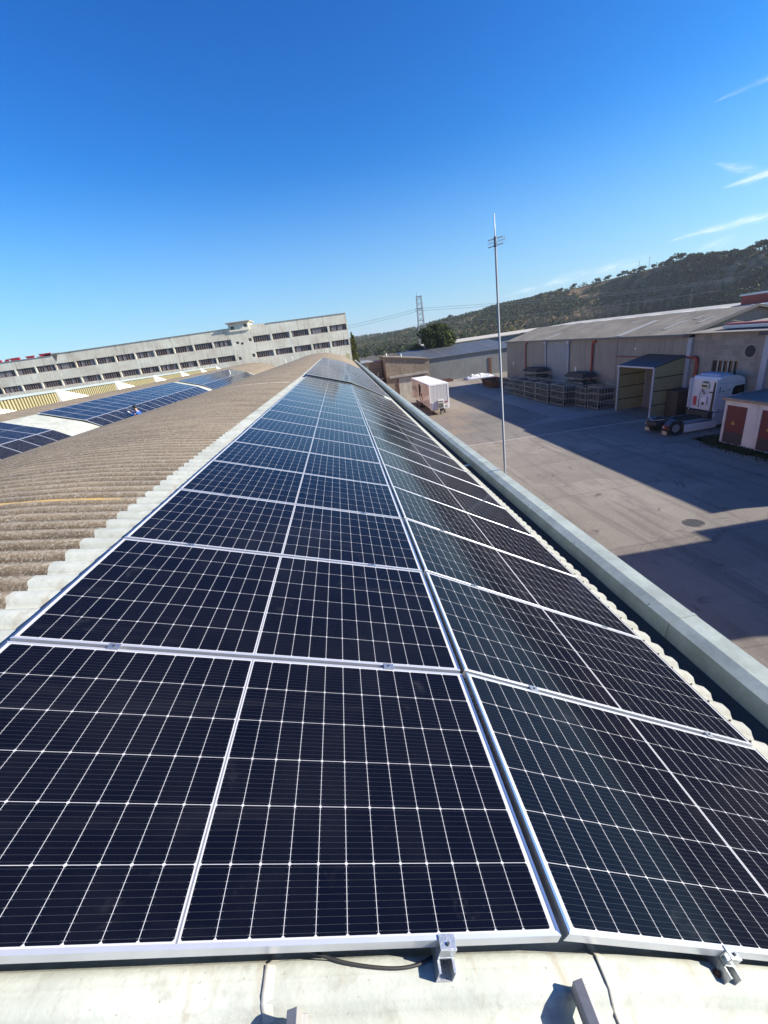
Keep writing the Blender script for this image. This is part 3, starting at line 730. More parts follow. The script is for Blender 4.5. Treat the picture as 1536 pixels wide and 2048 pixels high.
# black cable
pts = [(-1.0,.30,.19),(-.85,.10,.155),(-.772,.045,.128),(-.684,.015,.09),(-.604,-.008,.063),(-.50,-.022,.034),(-.43,-.020,.020),(-.38,-.005,.012),(-.34,.02,-.004),(-.27,.10,-.02),(-.2,.3,-.03)]
def cr(P, n=6):
    out = []; P = [Vector(p) for p in P]
    for i in range(len(P)-1):
        p0, p1, p2, p3 = P[max(i-1,0)], P[i], P[i+1], P[min(i+2,len(P)-1)]
        for k in range(n):
            t = k/n; out.append(.5*((2*p1)+(p2-p0)*t+(2*p0-5*p1+4*p2-p3)*t*t+(3*p1-p0-3*p2+p3)*t**3))
    return out+[P[-1]]
mb = MB(); mb.tube(cr([(a, b, max(prof(a)+.0045, c-.02)) for a, b, c in pts]), .0042, 8)
cable = mb.build('cable', M_RUBBER, None, smooth=True); tag(cable, 'thin black cable lying on the white sheets below the left panel', 'cable')

# ------------------------------------------------------------------ antenna mast on the eaves
am = empty('antenna_mast', (2.86, 7.95, GZ), 'tall thin silver antenna mast rising beside the roof gutter', 'antenna mast')
mb = MB(); mb.cyl((2.98,7.95,GZ),(2.772,7.95,2.98),.032,.019,14); mb.build('pole', mat('mast_paint', (.24,.25,.26), .6, .1, .1, 4), am, smooth=True)
mb = MB(); mb.cyl((2.772,7.95,2.98),(2.762,7.95,3.47),.013,.009,10); mb.build('whip', mat('pale_fibreglass', (.70,.72,.74), .4), am, smooth=True)
mb = MB(); rx = Vector((math.cos(R(14)), math.sin(R(14)), .05))
c0 = Vector((2.772,7.95,3.03))
for dz_ in (-.055, .055):
    mb.cyl(c0+rx*-.155+Vector((0,0,dz_-.02)), c0+rx*.165+Vector((0,0,dz_+.02)), .0075, None, 6)
mb.cyl(c0+Vector((0,0,-.075)), c0+Vector((0,0,.085)), .028, None, 8)
mb.build('boom', mat('dark_antenna_metal', (.10,.11,.14), .5, .5), am)
for k in range(6):
    t = -.145+.058*k+(.02 if k > 2 else 0); q = MB(); p = c0+rx*t+Vector((0,.0,t*.13)); q.cyl(p+Vector((0,-.10,-.058)), p+Vector((0,-.10,.062)), .004, None, 6); q.cyl(p+Vector((0,-.10,0)), p+Vector((0,.02,0)), .004, None, 6); q.build('element', M_GALV, am)
mb = MB(); mb.box(2.05,7.92,-2.6,2.84,7.98,-2.54); mb.box(2.05,7.92,-5.6,2.84,7.98,-5.54); mb.build('wall_bracket', M_GALV, am)

# ------------------------------------------------------------------ long pale block across the far end
FB = empty('factory_block', (-34, 85, GZ), 'long pale weathered factory block with two rows of dark windows across the far end', 'factory block')
YB = 85.0
wins = []
for k in range(4): wins.append((-1.24-3.57*k, -1.24-3.57*k+3.2))
wins.append((-15.53, -12.33))
for k in range(17): wins.append((-22.8-3.54*k, -22.8-3.54*k+3.26))
holes = []
for a, b in wins:
    holes.append((a, b, 4.70, 5.78)); holes.append((a, b, 2.02, 3.08))
small = [(-18.75,-18.2,4.85,5.28),(-16.35,-15.8,5.05,5.55),(-18.95,-18.4,2.1,2.62),(-16.35,-15.8,2.3,2.85),(-19.05,-18.4,7.35,7.85),(-16.65,-16.0,7.5,8.05)]
mb = MB()
wall_grid(mb, 'Y', YB, -86, 2.18, GZ, 7.0, [h for h in holes+small if h[3] < 7], .22)
wall_grid(mb, 'Y', YB-.18, -19.4, -15.75, 7.0, 8.36, small[4:], .2)       # stair tower head
mb.box(-19.4, YB+.05, 7.0, -15.75, YB+4, 8.36); mb.quad((-19.4,YB-.18,7.0),(-15.75,YB-.18,7.0),(-15.75,YB,7.0),(-19.4,YB,7.0))
mb.quad((-19.4,YB-.18,7),(-19.4,YB-.18,8.36),(-19.4,YB+.1,8.36),(-19.4,YB+.1,7)); mb.quad((-15.75,YB-.18,7),(-15.75,YB-.18,8.36),(-15.75,YB+.1,8.36),(-15.75,YB+.1,7))
mb.prism([(-86,7.0),(-51.2,7.0),(-51.2,7.18),(-86,7.2)], 'Y', YB, YB+.3); mb.prism([(-50.9,7.0),(-19.4,7.0),(-19.4,7.58),(-50.9,7.42)], 'Y', YB, YB+.3)
mb.prism([(-15.75,7.0),(2.18,7.0),(2.18,7.52),(-12.6,7.62),(-13.2,7.74),(-15.75,7.82)], 'Y', YB, YB+.3)
mb.quad((2.18,YB,GZ),(2.18,YB+14,GZ),(2.18,YB+14,7.5),(2.18,YB,7.5)); mb.quad((-86,YB,GZ),(-86,YB+14,GZ),(-86,YB+14,7.2),(-86,YB,7.2)); mb.quad((-86,YB+14,GZ),(2.18,YB+14,GZ),(2.18,YB+14,7.5),(-86,YB+14,7.5))
mb.quad((-86,YB+.3,6.9),(2.18,YB+.3,6.9),(2.18,YB+14,6.9),(-86,YB+14,6.9))
for a, b in wins:                                            # slim pilasters between the bays
    mb.box(b+.08, YB-.006, GZ+.5, b+.20, YB-.0005, 6.95)
mb.build('wall', M_FACADE, FB)
mb = MB(); mb.prism([(-86,7.2),(-51.2,7.18),(-51.2,7.25),(-86,7.27)], 'Y', YB-.08, YB+.36); mb.prism([(-50.9,7.42),(-19.42,7.58),(-19.42,7.65),(-50.9,7.49)], 'Y', YB-.08, YB+.36); mb.prism([(-12.6,7.62),(2.18,7.52),(2.26,7.59),(-12.6,7.69)], 'Y', YB-.08, YB+.36)
mb.build('coping', M_CONC, FB)
mb = MB(); mb.box(-19.75, YB-.6, 8.36, -15.35, YB+4.3, 8.54); mb.build('tower_slab', M_CONC, FB, bevel=.02)
mb = MB(); mb.prism([(-51.1,7.3),(-50.2,7.3),(-50.75,6.2)], 'Y', YB-.03, YB-.002); mb.build('dark_stain_vent', mat('soot_stain', (.13,.11,.095), .95), FB)
rngw = random.Random(8)
def window(a, b, z0, z1, nm):
    f = MB(); d = YB+.12
    f.box(a, d, z0, b, d+.05, z0+.09); f.box(a, d, z1-.07, b, d+.05, z1)
    for k in range(nm+1):
        x = a+(b-a)*k/nm; f.box(max(a, x-.032), d+.002, z0+.09, min(b, x+.032), d+.05, z1-.07)
    f.box(a, d+.006, z0+(z1-z0)*.72, b, d+.046, z0+(z1-z0)*.72+.045)
    w_ = f.build('window', M_WINFR, FB)
    p = MB()
    for k in range(nm):
        x0 = a+(b-a)*k/nm; x1 = a+(b-a)*(k+1)/nm; p.quad((x0,d+.03,z0),(x1,d+.03,z0),(x1,d+.03,z1),(x0,d+.03,z1), 0 if rngw.random() < .60 else (1 if rngw.random() < .6 else 2))
    p.build('pane', [M_GLASSD, M_PANE2, M_BLACK], w_)
M_PANE2 = mat('milky_pane', (.25,.25,.25), .4, 0, .3, 2, coord='World')
for a, b in wins:
    window(a, b, 4.70, 5.78, 8); window(a, b, 2.02, 3.08, 8)
for a, b, z0, z1 in small:
    f = MB(); d = YB+.10 if z0 < 7 else YB-.06; f.box(a, d, z0, b, d+.05, z1); w_ = f.build('small_window', M_GLASSD, FB)
    g_ = MB(); g_.box((a+b)/2-.03, d-.03, z0, (a+b)/2+.03, d-.002, z1); g_.box(a, d-.028, (z0+z1)/2-.03, b, d-.004, (z0+z1)/2+.03); g_.build('bar', M_WINFR, w_)
f = MB(); f.cyl((-17.6,YB-.02,4.85),(-17.6,YB+.02,4.85),.2,.2,14); f.build('round_vent', M_BLACK, FB)
# backs of red roof letters and a grey unit on the left roof
def sgn(x0, polys, label, m=M_SIGNRED):
    e_ = empty('roof_sign', (x0, YB+.8, 7.2), label, 'roof sign', 'red letters standing on the far roof')
    q = MB()
    for P in polys: q.prism([(x0+a, 7.2+b*.62) for a, b in P], 'Y', YB+.7, YB+.95)
    q.build('letter_face', m, e_)
    q = MB(); q.box(x0-.2, YB+.7, 6.9, x0+max(a for P in polys for a, b in P)+.1, YB+.95, 7.19); q.build('base_bar', m, e_)
sgn(-64.2, [[(0,.0),(1.1,0),(1.1,.55),(.7,.55),(.7,.2),(0,.2)]], 'short red letter back at the left end of the pale block roof')
sgn(-62.3, [[(0,0),(1.9,0),(1.9,.75),(1.55,.75),(1.4,.3),(1.0,.3),(.8,.75),(0,.75)],[(2.3,.0),(2.9,.0),(3.3,.75),(2.7,.75)],[(3.6,0),(5.1,0),(5.1,.85),(3.4,.85)]], 'red letter backs with two gaps left of the wide roof gap')
sgn(-56.2, [[(.4,0),(1.3,0),(1.6,.8),(0,.8)],[(1.9,0),(2.5,.0),(2.3,.4)],[(2.7,0),(4.4,0),(4.5,.95),(2.4,.95)]], 'red letter backs nearest the grey roof unit')
ru = empty('roof_unit', (-51.5, YB+1, 7.2), 'small grey unit on the far roof beside the dark stain', 'roof unit')
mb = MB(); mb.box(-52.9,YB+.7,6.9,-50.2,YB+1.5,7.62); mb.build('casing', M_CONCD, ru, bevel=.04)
mb = MB(); mb.box(-53.5,YB+.9,6.9,-53.3,YB+1.1,7.75); mb.build('post', M_CONCD, ru)

# ------------------------------------------------------------------ tan block shed behind the trailer
TS = empty('block_shed', (10.8, 72, GZ), 'tan block shed with a sloping top behind the white trailer', 'shed')
mb = MB(); Y0 = 72.0
prof_t = [(7.05,GZ),(8.9,GZ),(8.9,-4.2),(11.4,-4.2),(11.4,GZ),(14.4,GZ),(14.4,-1.92),(7.05,-.75)]
mb.prism([(7.05,GZ),(8.9,GZ),(8.9,-.75-.1592*1.85),(7.05,-.75)], 'Y', Y0, Y0+.25); mb.prism([(8.9,-4.25),(11.6,-4.25),(11.6,-.75-.1592*4.55),(8.9,-.75-.1592*1.85)], 'Y', Y0, Y0+.25); mb.prism([(11.6,GZ),(14.4,GZ),(14.4,-1.92),(11.6,-.75-.1592*4.55)], 'Y', Y0, Y0+.25)
mb.build('wall', M_TAN, TS)
mb = MB(); mb.prism([(7.05,GZ),(14.4,GZ),(14.4,-1.92),(7.05,-.79)], 'Y', Y0+11, Y0+11.2); mb.build('back_wall', M_TAN, TS)
mb = MB(); mb.prism([(Y0+.25,GZ),(Y0+11,GZ),(Y0+11,-.8),(Y0+.25,-.8)], 'X', 7.05, 7.3); mb.build('side_wall', M_TANY, TS)
mb = MB(); mb.prism([(Y0+.25,GZ),(Y0+11,GZ),(Y0+11,-1.95),(Y0+.25,-1.95)], 'X', 14.15, 14.39); mb.build('side_wall', M_TANY, TS)
mb = MB(); mb.prism([(6.8,-.70),(14.7,-1.955),(14.7,-1.80),(6.8,-.52)], 'Y', Y0-.25, Y0+11.4); mb.build('roof', mat('tan_roof_edge', (.20,.165,.125), .9, 0, .25, 1, coord='World'), TS)
mb = MB(); mb.box(7.45, Y0-.32, -4.14, 14.05, Y0-.002, -3.80); mb.build('lintel', M_CONC, TS, bevel=.02)
mb = MB(); mb.box(8.96, Y0+.06, GZ, 11.54, Y0+.14, -4.26); mb.build('door', mat('pale_stained_door', (.47,.44,.37), .7, 0, .3, .9, streak=.4, coord='World'), TS)
mb = MB(); mb.box(8.72, Y0-.1, GZ, 8.895, Y0-.003, -4.145); mb.build('door_post', M_RUST, TS)
for x in (7.7, 10.2):
    mb = MB(); z = -.6-.1592*(x-6.9); mb.cyl((x,Y0+3,z-.1),(x,Y0+3,z+.55),.13,.13,10); mb.build('chimney', M_WHITE, TS)
# lower grey structures left of the shed
LS = empty('low_annex', (5, 78, GZ), 'low grey roofed annex and small tower between the factory and the tan shed', 'annex')
mb = MB(); mb.box(4.6,76.5,GZ,6.8,80,-1.35); mb.build('tower_wall', M_TANY, LS)
mb = MB(); mb.box(4.4,76.3,-1.35,6.95,80.2,-1.2); mb.build('tower_roof', M_CONC, LS)
mb = MB(); mb.box(2.6,73.5,GZ,6.4,76.2,-4.1); mb.build('annex_wall', M_TANY, LS)
mb = MB(); mb.prism([(2.4,-3.6),(6.7,-4.15),(6.7,-4.0),(2.4,-3.45)], 'Y', 73.0, 76.29); mb.build('annex_roof', M_WROOF, LS)
for x in (5.2, 5.9): 
    mb = MB(); mb.cyl((x,75,-4.0),(x,75,-3.2),.12,.12,8); mb.cyl((x,75,-3.2),(x,75,-3.05),.18,.1,8); mb.build('vent', M_GALV, LS)
mb = MB(); mb.prism([(-1,-1.9),(7.2,-2.4),(7.2,-2.2),(-1,-1.7)], 'Y', 100.5, 116); mb.build('back_roof', M_PANELB, LS)
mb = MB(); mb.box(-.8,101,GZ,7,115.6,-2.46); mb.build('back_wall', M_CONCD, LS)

# ------------------------------------------------------------------ grey hall closing the yard
GH = empty('grey_hall', (24, 92, GZ), 'long low grey hall with a flat metal roof closing the far side of the yard', 'hall')
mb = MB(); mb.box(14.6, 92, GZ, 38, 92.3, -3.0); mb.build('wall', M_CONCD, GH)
mb = MB()
for k in range(19): mb.box(15.4+k*1.22, 91.994, GZ, 15.45+k*1.22, 91.999, -3.05)
mb.build('wall_joint', mat('hall_joint', (.185,.19,.19), .9), GH)
mb = MB(); mb.prism([(91.7,-3.0),(112,-1.35),(112,-1.2),(91.7,-2.86)], 'X', 14.4, 38.4); mb.build('roof', mat('grey_metal_roof', (.10,.108,.12), .55, .3, .25, .3, coord='World'), GH)
for x in (17.5, 22.2, 27.6, 33.2):
    mb = MB(); mb.prism([(91.72,-2.855),(111,-1.24),(111,-1.21),(91.72,-2.82)], 'X', x, x+.16); mb.build('roof_strip', mat('hall_roof_strip', (.19,.19,.185), .8), GH)
mb = MB(); mb.box(31.4,91.9,GZ,32.0,91.99,-4.4); mb.build('downpipe', M_RUST, GH)
WS = empty('white_lowroof', (35, 118, GZ), 'low white roofed shed behind the grey hall', 'shed')
mb = MB(); mb.box(24,118,GZ,60,130,-1.1); mb.build('wall', M_CONC, WS)
mb = MB(); mb.prism([(117.5,-1.1),(130,-.55),(130,-.4),(117.5,-.9)], 'X', 23.5, 60.5); mb.build('roof', M_SKYL, WS)

# ------------------------------------------------------------------ white trailer
TR = empty('box_trailer', (11.35, 52.5, GZ), 'white box semi-trailer parked without a tractor near the tan shed', 'trailer')
x0, x1, y0, y1, zb, zt = 10.1, 12.62, 52.5, 66.0, -6.95, -4.02
mb = MB(); mb.box(x0, y0+.05, zb, x1, y1, zt); body = mb.build('box_body', M_TRAILW, TR, bevel=.05)
mb = MB(); mb.box(x0+.06,y0+.1,zt+.001,x1-.06,y1-.06,zt+.02); mb.build('roof', mat('matte_white_roof', (.72,.71,.68), .9, 0, .05, .5, spec=.05), TR)
mb = MB(); mb.box(x0+.02,y0-.02,zb-.2,x0+.14,y0+.04,zt-.02); mb.box(x1-.22,y0-.02,zb-.2,x1-.02,y0+.04,zt-.02); mb.box(x0+.14,y0-.02,zt-.2,x1-.22,y0+.04,zt-.02); mb.build('front_frame', M_TRAILW, TR, bevel=.01)
mb = MB()
for k in range(5): mb.box(x0+.15+k*.43, y0+.0, zb+.75, x0+.55+k*.43, y0+.045, zt-.22)
mb.build('front_panel', mat('grey_trailer_front', (.56,.555,.54), .4, 0, .06, 2), TR, bevel=.008)
mb = MB(); mb.box(x0+.15,y0-.10,zb-.28,x0+.95,y0+.03,zb+.72); mb.build('left_locker', mat('lilac_grey_locker', (.46,.46,.52), .5), TR, bevel=.05)
mb = MB(); mb.box(x0+.98,y0-.24,zb-.1,x0+1.72,y0+.03,zb+.95); nb = mb.build('service_box', M_WHITE, TR, bevel=.04)
mb = MB(); mb.box(x0+1.08,y0-.262,zb+.72,x0+1.64,y0-.243,zb+.84); mb.box(x0+1.06,y0-.262,zb+.02,x0+1.66,y0-.243,zb+.56); mb.build('hatch', mat('dark_hatch', (.13,.14,.13), .6, 0, .5, 9), nb)
mb = MB(); mb.box(x0+1.74,y0-.06,zb-.25,x1-.24,y0+.03,zb+.52); rb2 = mb.build('right_locker', M_WHITE, TR, bevel=.03)
mb = MB(); mb.box(x0+1.76,y0-.075,zb+.54,x1-.24,y0+.02,zb+.64); mb.build('red_strip', M_RED, TR)
mb = MB(); mb.box(x0+1.92,y0-.068,zb+.02,x0+2.06,y0-.062,zb+.16); mb.box(x0+2.1,y0-.068,zb+.02,x0+2.17,y0-.062,zb+.16); mb.build('marking', M_BLACK, rb2)
mb = MB(); mb.box(x0+.55,y0+.2,zb-.35,x0+.8,y1-.3,zb-.002); mb.box(x1-.8,y0+.2,zb-.35,x1-.55,y1-.3,zb-.002); mb.build('chassis_rail', M_CHASSIS, TR)
for xx in (x0+.45, x1-.55):
    mb = MB(); mb.box(xx,y0+.9,GZ+.06,xx+.12,y0+1.05,zb-.003); mb.box(xx-.1,y0+.8,GZ,xx+.22,y0+1.15,GZ+.06); mb.build('landing_leg', M_CHASSIS, TR)
mb = MB(); mb.box(x0+1.22,y0-.06,GZ+.03,x0+1.34,y0+.06,zb-.12); mb.box(x0+1.16,y0-.1,GZ,x0+1.4,y0+.1,GZ+.03); mb.box(x0+1.3,y0-.16,zb-.45,x0+1.66,y0+.12,zb-.115); mb.build('support_leg', M_CHASSIS, TR)
for yy in (60.2, 61.5, 62.8):
    for xx in (x0+.02, x1-.42):
        mb = MB(); mb.cyl((xx,yy,GZ+.5),(xx+.40,yy,GZ+.5),.5,.5,20); wv_ = mb.build('wheel', M_RUBBER, TR)
        mb = MB(); e = xx-.006 if xx < 11 else xx+.406; mb.cyl((xx+.2,yy,GZ+.5),(e,yy,GZ+.5),.27,.27,14); mb.build('rim', M_GALV, wv_)
# dark lettering and emblem on the yard-facing side
mb = MB(); xs_ = x0-.004
def gl(polys):
    for P in polys: mb.prism([(a, b) for a, b in P], 'X', xs_, x0-.0005)
zc = -5.35
gl([[(65.3,zc-.3),(65.15,zc-.3),(64.9,zc+.35),(65.05,zc+.35)],[(64.6,zc-.3),(64.45,zc-.3),(64.8,zc+.35),(64.95,zc+.35)],[(65.1,zc-.1),(64.7,zc-.1),(64.7,zc),(65.1,zc)]])
gl([[(64.2,zc-.3),(64.05,zc-.3),(64.05,zc+.35),(64.2,zc+.35)],[(64.04,zc+.2),(63.6,zc+.2),(63.6,zc+.35),(64.04,zc+.35)],[(64.04,zc-.05),(63.65,zc-.05),(63.65,zc+.07),(64.04,zc+.07)],[(63.75,zc-.3),(63.58,zc-.3),(63.85,zc-.06),(64.0,zc-.06)]])
gl([[(63.3,zc+.22),(62.6,zc+.22),(62.6,zc+.35),(63.3,zc+.35)],[(63.02,zc-.3),(62.88,zc-.3),(62.88,zc+.215),(63.02,zc+.215)]])
gl([[(62.3,zc-.3),(61.6,zc-.3),(61.6,zc-.18),(62.3,zc-.18)],[(62.3,zc-.17),(62.16,zc-.17),(62.16,zc+.35),(62.3,zc+.35)],[(62.15,zc+.22),(61.6,zc+.22),(61.6,zc+.35),(62.15,zc+.35)],[(62.15,zc),(61.7,zc),(61.7,zc+.1),(62.15,zc+.1)]])
mb.build('lettering', mat('dark_brown_vinyl', (.03,.018,.018), .8, spec=.1), body)
mb = MB()
gl([[(59.9,-4.6),(59.5,-4.35),(58.5,-4.42),(58.1,-4.8),(58.25,-5.3),(58.75,-5.5),(58.9,-6.0),(59.4,-6.4),(59.85,-5.8)],[(58.5,-5.55),(57.9,-5.5),(57.6,-5.95),(57.35,-6.5),(57.75,-6.45),(58.2,-6.0)],[(59.3,-6.45),(58.9,-6.2),(58.6,-6.6),(59.0,-6.75)]])
mb.build('emblem', mat('black_vinyl', (.015,.012,.013), .8, spec=.1), body)
mb = MB(); gl([[(57.2,-5.6),(56.6,-5.5),(56.0,-5.9),(56.5,-6.3),(57.2,-6.2)],[(55.6,-5.55),(55.0,-5.3),(54.9,-5.75),(55.4,-5.9)]])
mb.build('side_graphic', mat('faded_orange_vinyl', (.62,.42,.30), .3, coat=.5), body)

# ------------------------------------------------------------------ warehouse along the yard
WH = empty('warehouse', (32, 55, GZ), 'long grey-brown warehouse with red pipes and pale roof strips on the right', 'warehouse')
XW = 29.3; YA, YZ = 34.9, 75.7
mb = MB(); mb.box(XW, YA, GZ, XW+.25, YZ, -1.22)
for yj in (44.5, 37.6, 72.1, 65.2, 50.6): mb.box(XW-.03, yj, GZ, XW-.001, yj+.16, -1.3)
for zj in (-3.1, -4.6): mb.box(XW-.012, YA+.01, zj, XW-.002, YZ, zj+.05)
mb.prism([(XW,GZ),(41,GZ),(41,-1.22),(35,.32),(XW,-1.22)], 'Y', YZ, YZ+.25); mb.prism([(XW+.26,GZ),(41,GZ),(41,-1.22),(35,.32),(XW+.26,-1.15)], 'Y', YA+.05, YA+.28)
mb.box(40.75,YA+.3,GZ,41,YZ-.01,-1.22)
mb.build('wall', M_PANEL, WH)
mb = MB(); mb.box(XW-.035,54.7,GZ,XW-.003,60.6,-1.42); mb.build('shutter', M_PANELB, WH)
mb = MB(); nw = 150
def roofz(x): return -1.14+(x-28.95)*(1.56/6.05) if x < 35 else .42-(x-35)*(1.56/6.05)
mb.add([(28.95,YA-.3,roofz(28.95)),(35,YA-.3,roofz(35)),(35,YZ+.35,roofz(35)),(28.95,YZ+.35,roofz(28.95))], [(0,1,2,3)])
mb.add([(41.3,YA-.3,roofz(41.3)),(35,YA-.3,roofz(35)),(35,YZ+.35,roofz(35)),(41.3,YZ+.35,roofz(41.3))], [(0,3,2,1)])
for k in range(int((YZ-YA+.6)/.26)):                           # sheet ribs running up the slope
    yv = YA-.28+k*.26; mb.add([(28.95,yv,roofz(28.95)+.003),(35,yv,roofz(35)+.003),(35,yv+.07,roofz(35)+.035),(28.95,yv+.07,roofz(28.95)+.035),(35,yv+.14,roofz(35)+.003),(28.95,yv+.14,roofz(28.95)+.003)], [(0,1,2,3),(3,2,4,5)])
wr = mb.build('roof', M_WROOF, WH)
mb = MB(); mb.prism([(28.93,roofz(28.93)-.16),(28.93,roofz(28.93)+.03),(28.98,roofz(28.98)+.04),(28.98,-1.30)], 'Y', YA-.3, YZ+.35); mb.build('eaves_trim', mat('dark_eaves', (.15,.14,.125), .8), WH)
mb = MB()
for yv in (YA-.34,):                                           # verge at the near gable
    mb.add([(28.9,yv,roofz(28.9)-.12),(35,yv,roofz(35)-.12),(41.3,yv,roofz(41.3)-.12),(41.3,yv,roofz(41.3)+.06),(35,yv,roofz(35)+.07),(28.9,yv,roofz(28.9)+.06)], [(0,1,4,5),(1,2,3,4)])
    mb.add([(28.9,yv,roofz(28.9)+.06),(35,yv,roofz(35)+.07),(35,yv+.35,roofz(35)+.07),(28.9,yv+.35,roofz(28.9)+.06)], [(0,1,2,3)])
mb.build('verge', mat('dark_verge', (.12,.11,.10), .8), WH)
for (ya, xa, xb, wdt) in ((60.6,29.2,31.4,.9),(43.9,29.2,33.2,1.0),(39.2,30.4,32.4,.45),(36.6,31.6,32.9,.4),(52.2,32.6,33.3,.5),(47.6,32.8,33.4,.4),(38.2,32.6,33.3,.5)):
    mb = MB(); mb.add([(xa,ya,roofz(xa)+.045),(xb,ya-.3,roofz(xb)+.045),(xb,ya-.3+wdt,roofz(xb)+.045),(xa,ya+wdt,roofz(xa)+.045)], [(0,1,2,3)]); mb.build('skylight_strip', M_SKYL, wr)
def pipe(pts, r, name, m, par): 
    q = MB(); q.tube(pts, r, 10); return q.build(name, m, par, smooth=True)
for yv, r in ((67.6, .10), (48.9, .13)):
    pipe([(XW+.05,yv-.45,-1.5),(XW-.14,yv-.45,-1.5),(XW-.2,yv-.3,-1.5),(XW-.2,yv-.1,-1.52),(XW-.2,yv,-1.7),(XW-.2,yv,-2.0),(XW-.2,yv,-6.4),(XW-.2,yv,GZ)], r, 'red_pipe', M_RED, WH)
    mb = MB(); mb.cyl((XW-.2,yv,-4.95),(XW-.2,yv-.5,-4.95),.05,.05,8); mb.cyl((XW-.2,yv,-4.85),(XW-.2,yv,-5.05),r+.03,r+.03,10); mb.build('pipe_valve', M_RED, WH)
for yv in (60.8, 54.4):
    pipe([(XW-.14,yv,-1.3),(XW-.14,yv,-4),(XW-.14,yv,GZ)], .11, 'downpipe', mat('pale_pipe', (.36,.37,.40), .5), WH)
    mb = MB(); mb.box(XW-.36,yv-.3,-1.62,XW-.04,yv+.3,-1.28); mb.build('hopper', mat('pale_pipe', (.36,.37,.40)), WH)
pipe([(XW-.15,44.6,-3.05),(XW-.15,40,-3.05),(XW-.15,36.0,-3.05),(XW-.15,34.6,-3.0)], .05, 'red_pipe', M_RED, WH)
for yv, zv in ((72.8,-4.9),(52.6,-5.0)):
    mb = MB(); mb.box(XW-.03,yv,zv,XW-.002,yv+.35,zv+.55); mb.build('wall_plate', M_WHITE, WH)
mb = MB(); mb.box(XW-.02,41.5,-2.35,XW-.001,41.7,-2.2); mb.build('wall_lamp', M_WHITE, WH)
# another roof beyond the ridge, with ridge vents
FR = empty('far_roof_hall', (60, 80, GZ), 'pale low roof with white vents beyond the warehouse ridge', 'hall')
mb = MB(); mb.box(50,44,GZ,80,118,-1.0); mb.build('wall', M_CONC, FR)
mb = MB(); mb.prism([(49.5,-1.0),(64,-.15),(80.5,-1.0),(80.5,-.9),(64,-.02),(49.5,-.88)], 'Y', 43.6, 118.5); mb.build('roof', mat('pale_fibre_roof', (.38,.36,.32), .9, 0, .2, .2, coord='World'), FR)
for k in range(9):
    yv = 112-k*7.3; mb = MB(); mb.box(55.5,yv,-.62,57.6,yv+3.0,-.22); mb.build('roof_vent', M_WHITE, FR, bevel=.05)
RB = empty('red_building', (66, 66, GZ), 'red clad building with a white roof edge at the right, below the hill', 'building')
mb = MB(); mb.box(60,48,GZ,80,62.5,.95); mb.build('wall', mat('red_cladding', (.36,.032,.022), .5, 0, .12, .3, coord='World'), RB)
mb = MB(); mb.box(59.8,47.8,.95,80.2,62.7,1.18); mb.build('roof_edge', M_WHITE, RB)

# ------------------------------------------------------------------ block-walled annex at the right
BA = empty('block_annex', (32, 24, GZ), 'grey block wall annex with barred window and round hole behind the truck', 'annex')
mb = MB(); YN = 13.5
hole = [(29.75,32.05,-4.17,-3.17)]
wall_grid(mb, 'X', XW-.04, YN, YA-.02, GZ, -1.12, hole, .2)
mb.box(XW-.038,YN,GZ,40,YN+.2,-1.12); mb.box(39.8,YN+.2,GZ,40,YA-.02,-1.12)
mb.build('wall', M_BLOCK, BA)
for yv in (34.2,27.3,20.5):
    mb = MB(); mb.box(XW-.24,yv,GZ,XW-.041,yv+.43,-1.36); mb.build('pilaster', mat('bluish_pilaster', (.36,.38,.42), .8, 0, .15, .6, coord='World'), BA)
for yv in (34.15,27.25):
    mb = MB(); mb.box(XW-.5,yv,-1.355,XW-.03,yv+.8,-1.13); mb.build('beam_end', mat('dark_blue_beam', (.02,.022,.05), .5), BA)
mb = MB(); n = 140
for k in range(n):
    a = YN-.2+k*(YA+.1-YN)/n; s = (YA+.1-YN)/n
    mb.add([(XW-.55,a,-1.06),(40,a,-.62),(40,a+s*.5,-.58),(XW-.55,a+s*.5,-1.02),(40,a+s,-.62),(XW-.55,a+s,-1.06)], [(0,1,2,3),(3,2,4,5)])
mb.box(XW-.5,YN-.1,-1.11,39.9,YA-.45,-1.065)
mb.build('roof', mat('dark_corrugated_edge', (.20,.185,.165), .8, 0, .2, 1, coord='World'), BA)
mb = MB(); mb.box(30.0,YN+.5,-.9,30.35,32.4,-.70); mb.build('sunlit_coping', M_WHITE, BA)
mb = MB(); mb.box(30.36,YN+.5,-.9,30.9,32.6,-.56); mb.build('red_coping', mat('dusty_red_coping', (.34,.10,.09), .7, 0, .2, 1, coord='World'), BA)
f = MB(); f.box(XW+.08,29.75,-4.17,XW+.13,32.05,-3.17); wn_ = f.build('window', mat('night_glass', (.012,.013,.02), .2), BA)
f = MB()
for k in range(4): f.box(XW-.02,30.1+k*.47,-4.17,XW+.05,30.16+k*.47,-3.17)
f.build('bar', mat('cream_bar', (.58,.52,.42), .6), wn_)
f = MB(); f.cyl((XW-.062,28.88,-2.45),(XW-.043,28.88,-2.45),.50,.50,24); rh = f.build('round_surround', M_CONC, BA)
f = MB(); f.cyl((XW-.075,28.88,-2.45),(XW-.064,28.88,-2.45),.42,.42,24); f.build('round_hole', mat('dark_hole', (.008,.008,.014), .7), rh)
pipe([(XW-.15,34.6,-2.95),(XW-.18,33.9,-2.95),(XW-.18,33.6,-2.97),(XW-.18,33.45,-3.1),(XW-.18,33.42,-3.4),(XW-.18,33.42,-5.0),(XW-.18,33.42,GZ)], .13, 'red_pipe', M_RED, BA)
mb = MB(); mb.cyl((XW-.18,33.42,-3.28),(XW-.18,33.42,-3.36),.18,.18,12); mb.build('pipe_flange', M_RED, BA)

